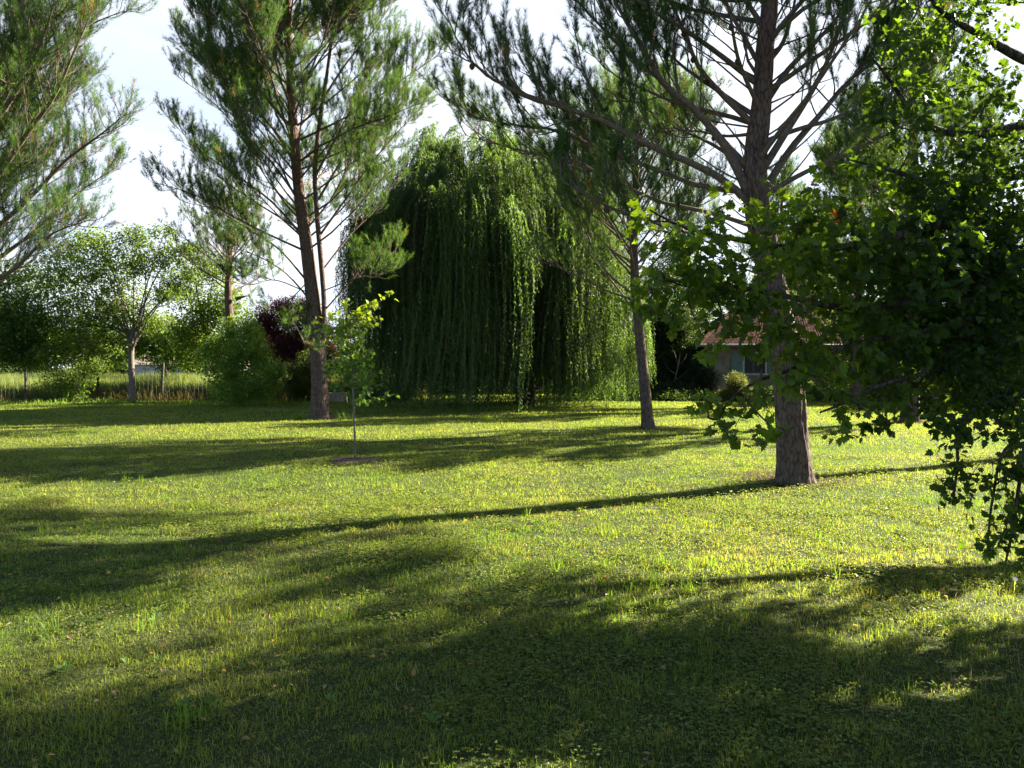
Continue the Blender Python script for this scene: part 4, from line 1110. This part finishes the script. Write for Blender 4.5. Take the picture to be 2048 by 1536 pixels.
# ------------------------------------------------------------------ sapling
def sapling():
    rng = np.random.default_rng(121); Y = SOIL[1]
    root = thing('maple_sapling', 'thin young maple sapling with sunlit yellow tinted into its top leaves standing in a ring of soil', 'tree')
    a = Acc(); pts = [at(710, 924, Y), at(709, 850, Y), at(706, 780, Y), at(703, 720, Y), at(700, 660, Y), at(690, 610, Y)]; pts[0][2] = -.05
    tp = smooth_path(pts, 30); tube(a, tp, np.linspace(.02, .006, 30), 8); a.build('trunk', M_BARK2, root, True)
    ends = [(690, 600), (665, 630), (625, 640), (645, 690), (740, 610), (755, 640), (735, 650), (780, 590), (760, 600), (650, 740), (660, 720), (730, 740), (745, 700), (755, 770), (785, 790), (735, 790), (700, 640), (715, 680), (680, 690), (690, 750), (715, 770), (660, 665), (640, 655), (720, 720), (700, 700), (735, 765), (675, 770), (680,650), (750,745)]
    P, D, T = [], [], []
    for (px, py) in ends:
        e = at(px, py, Y + rng.normal(0, .22)); zb = np.clip(e[2] - rng.uniform(.15, .4), .95, 2.3); s = on_path(tp, zb)
        b = Acc(); br = smooth_path([s, (s + e) / 2 + [0, 0, .03], e], 8); tube(b, br, np.linspace(.007, .003, 8), 5); b.build('branch', M_BARK2, root, True)
        for k in range(rng.integers(20, 30)):
            q = br[rng.integers(2, 8)] + rng.normal(0, .05, 3)
            P.append(q); D.append(rng.normal(0, .8, 3) + nrm(e - s) * .5 + [0, 0, -.45])
            young = np.clip((q[2] - 1.9) / .5, 0, 1)  # sun on the upper leaves, painted into their colour by height
            T.append((np.array([.075, .155, .03]) * (1 - young) + np.array([.18, .25, .03]) * young) * rng.uniform(.75, 1.25))  # young: weight of the sunlit yellow painted into the upper leaves
    n = len(P); f = Acc(); leaf_lobed(f, rng, np.array(P), np.array(D), nrm(rng.normal(0, .6, (n, 3)) + [0, -.3, 1]), rng.uniform(.055, .105, n), np.array(T))
    f.build('crown', M_LEAF, root); settle(root, (SOIL[0], SOIL[1], 0))
sapling()

# ------------------------------------------------------------------ foreground tree
def foreground_tree():
    rng = np.random.default_rng(131)
    root = thing('field_maple', 'big dark foreground tree hanging in from the right edge with sunlit lobed leaves', 'tree')
    tx, ty = 6.2, 5.5
    a = Acc(); tp = smooth_path([(tx, ty, -.15), (tx - .1, ty, 1.5), (tx, ty - .1, 3.5), (tx + .1, ty, 5), (tx, ty, 6.6)], 40)
    tube(a, tp, np.interp(np.linspace(0, 1, 40), [0, .1, .5, 1], [.34, .26, .2, .05]), 24, (1, 1, 1), True, bark_bump(rng, .12)); a.build('trunk', M_DARKBARK, root, True)
    boughs = [([(2048, 575), (1850, 600), (1700, 616), (1570, 592), (1450, 570), (1330, 560)], 5.6, 4.7, .03),
              ([(2048, 440), (1880, 450), (1760, 480), (1620, 500), (1480, 480), (1370, 455), (1300, 420)], 5.7, 4.7, .032),
              ([(2048, 700), (1880, 740), (1760, 770), (1690, 805), (1640, 825)], 5.4, 4.8, .018),
              ([(2048, 620), (1850, 660), (1700, 690), (1580, 740), (1500, 770), (1440, 830), (1465, 885)], 5.4, 4.6, .014),
              ([(2048, 250), (1930, 270), (1840, 240), (1780, 160), (1740, 110)], 5.9, 5.3, .028),
              ([(2048, 120), (1960, 70), (1880, 20), (1830, -60)], 6.0, 5.5, .03),
              ([(2048, 350), (1900, 370), (1780, 340), (1700, 320)], 5.8, 5.2, .025),
              ([(2048, 520), (1900, 540), (1780, 560), (1680, 560)], 5.9, 5.8, .03),
              ([(2100, 760), (1980, 800), (1920, 850), (1915, 930), (1905, 1010)], 5.2, 4.6, .012),
              ([(2130, 760), (2060, 860), (2040, 960), (2025, 1060), (2010, 1130)], 4.9, 4.4, .013),
              ([(2080, 860), (2010, 900), (1985, 1000), (1975, 1090)], 4.9, 4.5, .008)]
    BP = []
    for path, a0, a1, r in boughs:
        P = tr(path, a0, a1, 22); s = on_path(tp, np.clip(P[0, 2] - .4, 1.2, 6))
        P = np.concatenate([smooth_path([s, (s + P[0]) / 2 + [0, 0, .15], P[0]], 6)[:-1], P])
        b = Acc(); tube(b, P, np.linspace(r * 1.6, .006, len(P)), 7); b.build('branch', M_DARKBARK, root, True); BP.append(P)
    for _ in range(22):      # boughs of the part outside the frame
        z = rng.uniform(1.4, 4.6); aa = rng.uniform(0, 2 * pi)
        P = grow(rng, on_path(tp, z), [cos(aa), sin(aa), .5], rng.uniform(1.4, 2.4), 9, .04, .1)
        b = Acc(); tube(b, P, np.linspace(.045, .008, 9), 6); b.build('branch', M_DARKBARK, root, True); BP.append(P)
    allp = np.concatenate(BP)
    # (px, py, Y, r, twigs)
    K = [(1330, 560, 4.8, .22, 16), (1300, 600, 4.8, .13, 8), (1290, 440, 4.8, .1, 4), (1400, 500, 4.8, .28, 26), (1430, 580, 4.75, .26, 26), (1500, 520, 4.9, .34, 36), (1390, 640, 4.7, .16, 8),
         (1530, 610, 4.9, .28, 24), (1610, 520, 5.0, .36, 46), (1600, 440, 5.1, .3, 26), (1500, 440, 5.0, .26, 18), (1430, 665, 4.7, .13, 8), (1480, 650, 4.8, .16, 11), (1540, 690, 4.8, .16, 10), (1350, 500, 4.8, .2, 14), (1590, 680, 4.9, .26, 22), (1560, 745, 4.85, .18, 12), (1620, 750, 4.9, .2, 14),
         (1420, 800, 4.65, .1, 6), (1455, 820, 4.6, .09, 4), (1465, 872, 4.6, .09, 5), (1520, 790, 4.7, .12, 5), (1540, 850, 4.7, .06, 3),
         (1690, 430, 5.2, .38, 50), (1700, 560, 5.2, .42, 62), (1690, 660, 5.2, .34, 40), (1780, 480, 5.3, .5, 90), (1790, 600, 5.3, .5, 100), (1770, 700, 5.3, .42, 70),
         (1690, 790, 4.9, .14, 8), (1680, 840, 4.85, .12, 6), (1745, 835, 4.85, .12, 6), (1800, 790, 5.1, .25, 28),
         (1760, 330, 5.4, .3, 20), (1820, 300, 5.4, .34, 32), (1750, 240, 5.4, .18, 8), (1770, 160, 5.4, .28, 22), (1790, 90, 5.4, .24, 14), (1860, 200, 5.5, .36, 26), (1900, 100, 5.6, .36, 26), (1860, 20, 5.6, .36, 20), (1960, 30, 5.7, .4, 28),
         (1990, 180, 5.7, .42, 40), (1930, 330, 5.6, .4, 44), (2020, 320, 5.7, .42, 60), (1880, 420, 5.6, .45, 74), (1980, 450, 5.6, .5, 110), (1900, 540, 5.6, .5, 120), (2000, 580, 5.5, .5, 130), (1880, 660, 5.5, .45, 110), (1980, 700, 5.4, .45, 110), (1870, 760, 5.3, .3, 45),
         (2030, 790, 5.1, .3, 46), (1960, 790, 5.1, .28, 32), (1920, 840, 4.8, .18, 14), (1900, 860, 4.75, .1, 6), (1915, 930, 4.7, .09, 8), (1905, 990, 4.65, .08, 6), (2035, 860, 4.8, .16, 14), (2035, 940, 4.6, .12, 12), (2025, 1030, 4.5, .12, 11), (2035, 1095, 4.4, .11, 9), (1985, 1090, 4.5, .06, 3), (1990, 960, 4.6, .07, 4), (2060, 1000, 4.6, .12, 10)]
    CL = [(*at(px, py, Y), r, n) for px, py, Y, r, n in K]
    for _ in range(128):      # crown outside the frame
        d = nrm(rng.normal(0, 1, 3)); rr = rng.random() ** .5
        p = np.array([6.1, 5.75, 2.5]) + d * rr * np.array([1.9, 2.4, 1.9])
        if _ % 3 == 0: p = np.array([6.2, 3.2, 2.9]) + d * rr * np.array([2.0, 2.4, 2.0])
        if p[0] < .72 * max(p[1], 0) + .75: continue
        if vnoise(np.array([p[0] + p[2] + 9]), np.array([p[1] + 9]), 1.1, 5, 1)[0] < .42: continue
        CL.append((p[0], p[1], p[2], .31, 34))
    for _ in range(34):
        p = np.array([6.3, 7.2, 3.8]) + nrm(rng.normal(0, 1, 3)) * rng.random() ** .5 * np.array([1.0, 1.0, .95])
        CL.append((p[0], p[1], p[2], .34, 30))
    f = Acc(); tw = Acc(); LP, LD, LN, LL, LT = [], [], [], [], []
    for (x, y, z, r, n) in CL:
        thin = np.clip((x / max(y, .1) - .25) / .35, 0, 1); n = max(3, int(n * (.58 * (1 if z < 2.7 else .5) if x < .50 * y else (.55 if x < .56 * y else (1.55 if z < 2.9 else .95))) * (1 if z > 1.55 or x > .72 * y else .6)))
        c = np.array([x, y, z]); near = allp[np.argmin(np.linalg.norm(allp - c, axis=1))]
        b = smooth_path([near, (near + c) / 2 + rng.normal(0, .05, 3), c], 5); tube(tw, b, np.linspace(.009, .004, 5), 4)
        for _ in range(n):
            e = c + nrm(rng.normal(0, 1, 3)) * rng.random() ** .5 * r * np.array([1.15, 1.15, .95])
            s = b[rng.integers(2, 5)] * .45 + e * .55 + rng.normal(0, .04, 3)
            d = nrm(e - s + rng.normal(0, .06, 3)); L = rng.uniform(.12, .3)
            P = grow(rng, e - d * L * .5, d + [0, 0, -.1], L, 5, -.06, .15)
            tube(tw, P, np.linspace(.003, .0015, 5), 3)
            m = rng.integers(7, 12); u = np.linspace(.05, 1, m) * 3.99; i = u.astype(int)
            Q = P[i] + (P[np.minimum(i + 1, 4)] - P[i]) * (u - i)[:, None]
            sd = nrm(np.cross(d, rng.normal(0, 1, (m, 3)))); 
            LP.append(Q + sd * .015); LD.append(nrm(sd + d * .5 + np.array([0, 0, -.35]))); LN.append(nrm(rng.normal(0, .75, (m, 3)) + [.35, .2, .8]))
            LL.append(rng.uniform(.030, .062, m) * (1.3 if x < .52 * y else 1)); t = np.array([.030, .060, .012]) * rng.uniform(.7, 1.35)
            if x < .47 * y: t = t * [1.7, 1.5, 1.2]      # sunlit look of the left sprays, put into the leaf tint
            if rng.random() < .003: t = np.array([.28, .10, .03])
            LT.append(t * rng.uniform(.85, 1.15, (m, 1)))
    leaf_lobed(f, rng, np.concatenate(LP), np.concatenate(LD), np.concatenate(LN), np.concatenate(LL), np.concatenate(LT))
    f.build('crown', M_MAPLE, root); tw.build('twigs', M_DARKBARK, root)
    settle(root, (tx, ty, 0))
    print('foreground leaves', sum(len(q) for q in LP))
foreground_tree()

# ------------------------------------------------------------------ small white flower
def flower():
    g = gnd(2028, 1185); g[2] = float(terrain_z(g[0], g[1]))
    root = thing('daisy', 'single small white daisy in the grass at the right edge', 'flower')
    a = Acc(); tube(a, [g, g + [.005, 0, .05], g + [.0, -.01, .1]], .0015, 5); a.build('stem', M_GRASS, root)
    c = g + np.array([0, -.01, .1]); a = Acc(); n = 13; th = np.arange(n) * 2 * pi / n
    nn = nrm(np.array([-.2, -.8, .7])); u = nrm(np.cross(nn, [0, 0, 1])); v = np.cross(nn, u)
    D = np.cos(th)[:, None] * u + np.sin(th)[:, None] * v
    leaf_quads(a, np.tile(c, (n, 1)) + D * .004, D, np.tile(nn, (n, 1)), .017, .008, np.full((n, 3), .8), .05); a.build('petals', leaf_mat('white_petals', .2, (1, 1, 1)), root)
    a = Acc(); tube(a, [c - nn * .002, c + nn * .003], [.005, .004], 8, (.7, .5, .05)); a.build('flower_centre', M_LEAF, root, True)
    settle(root, g)
flower()
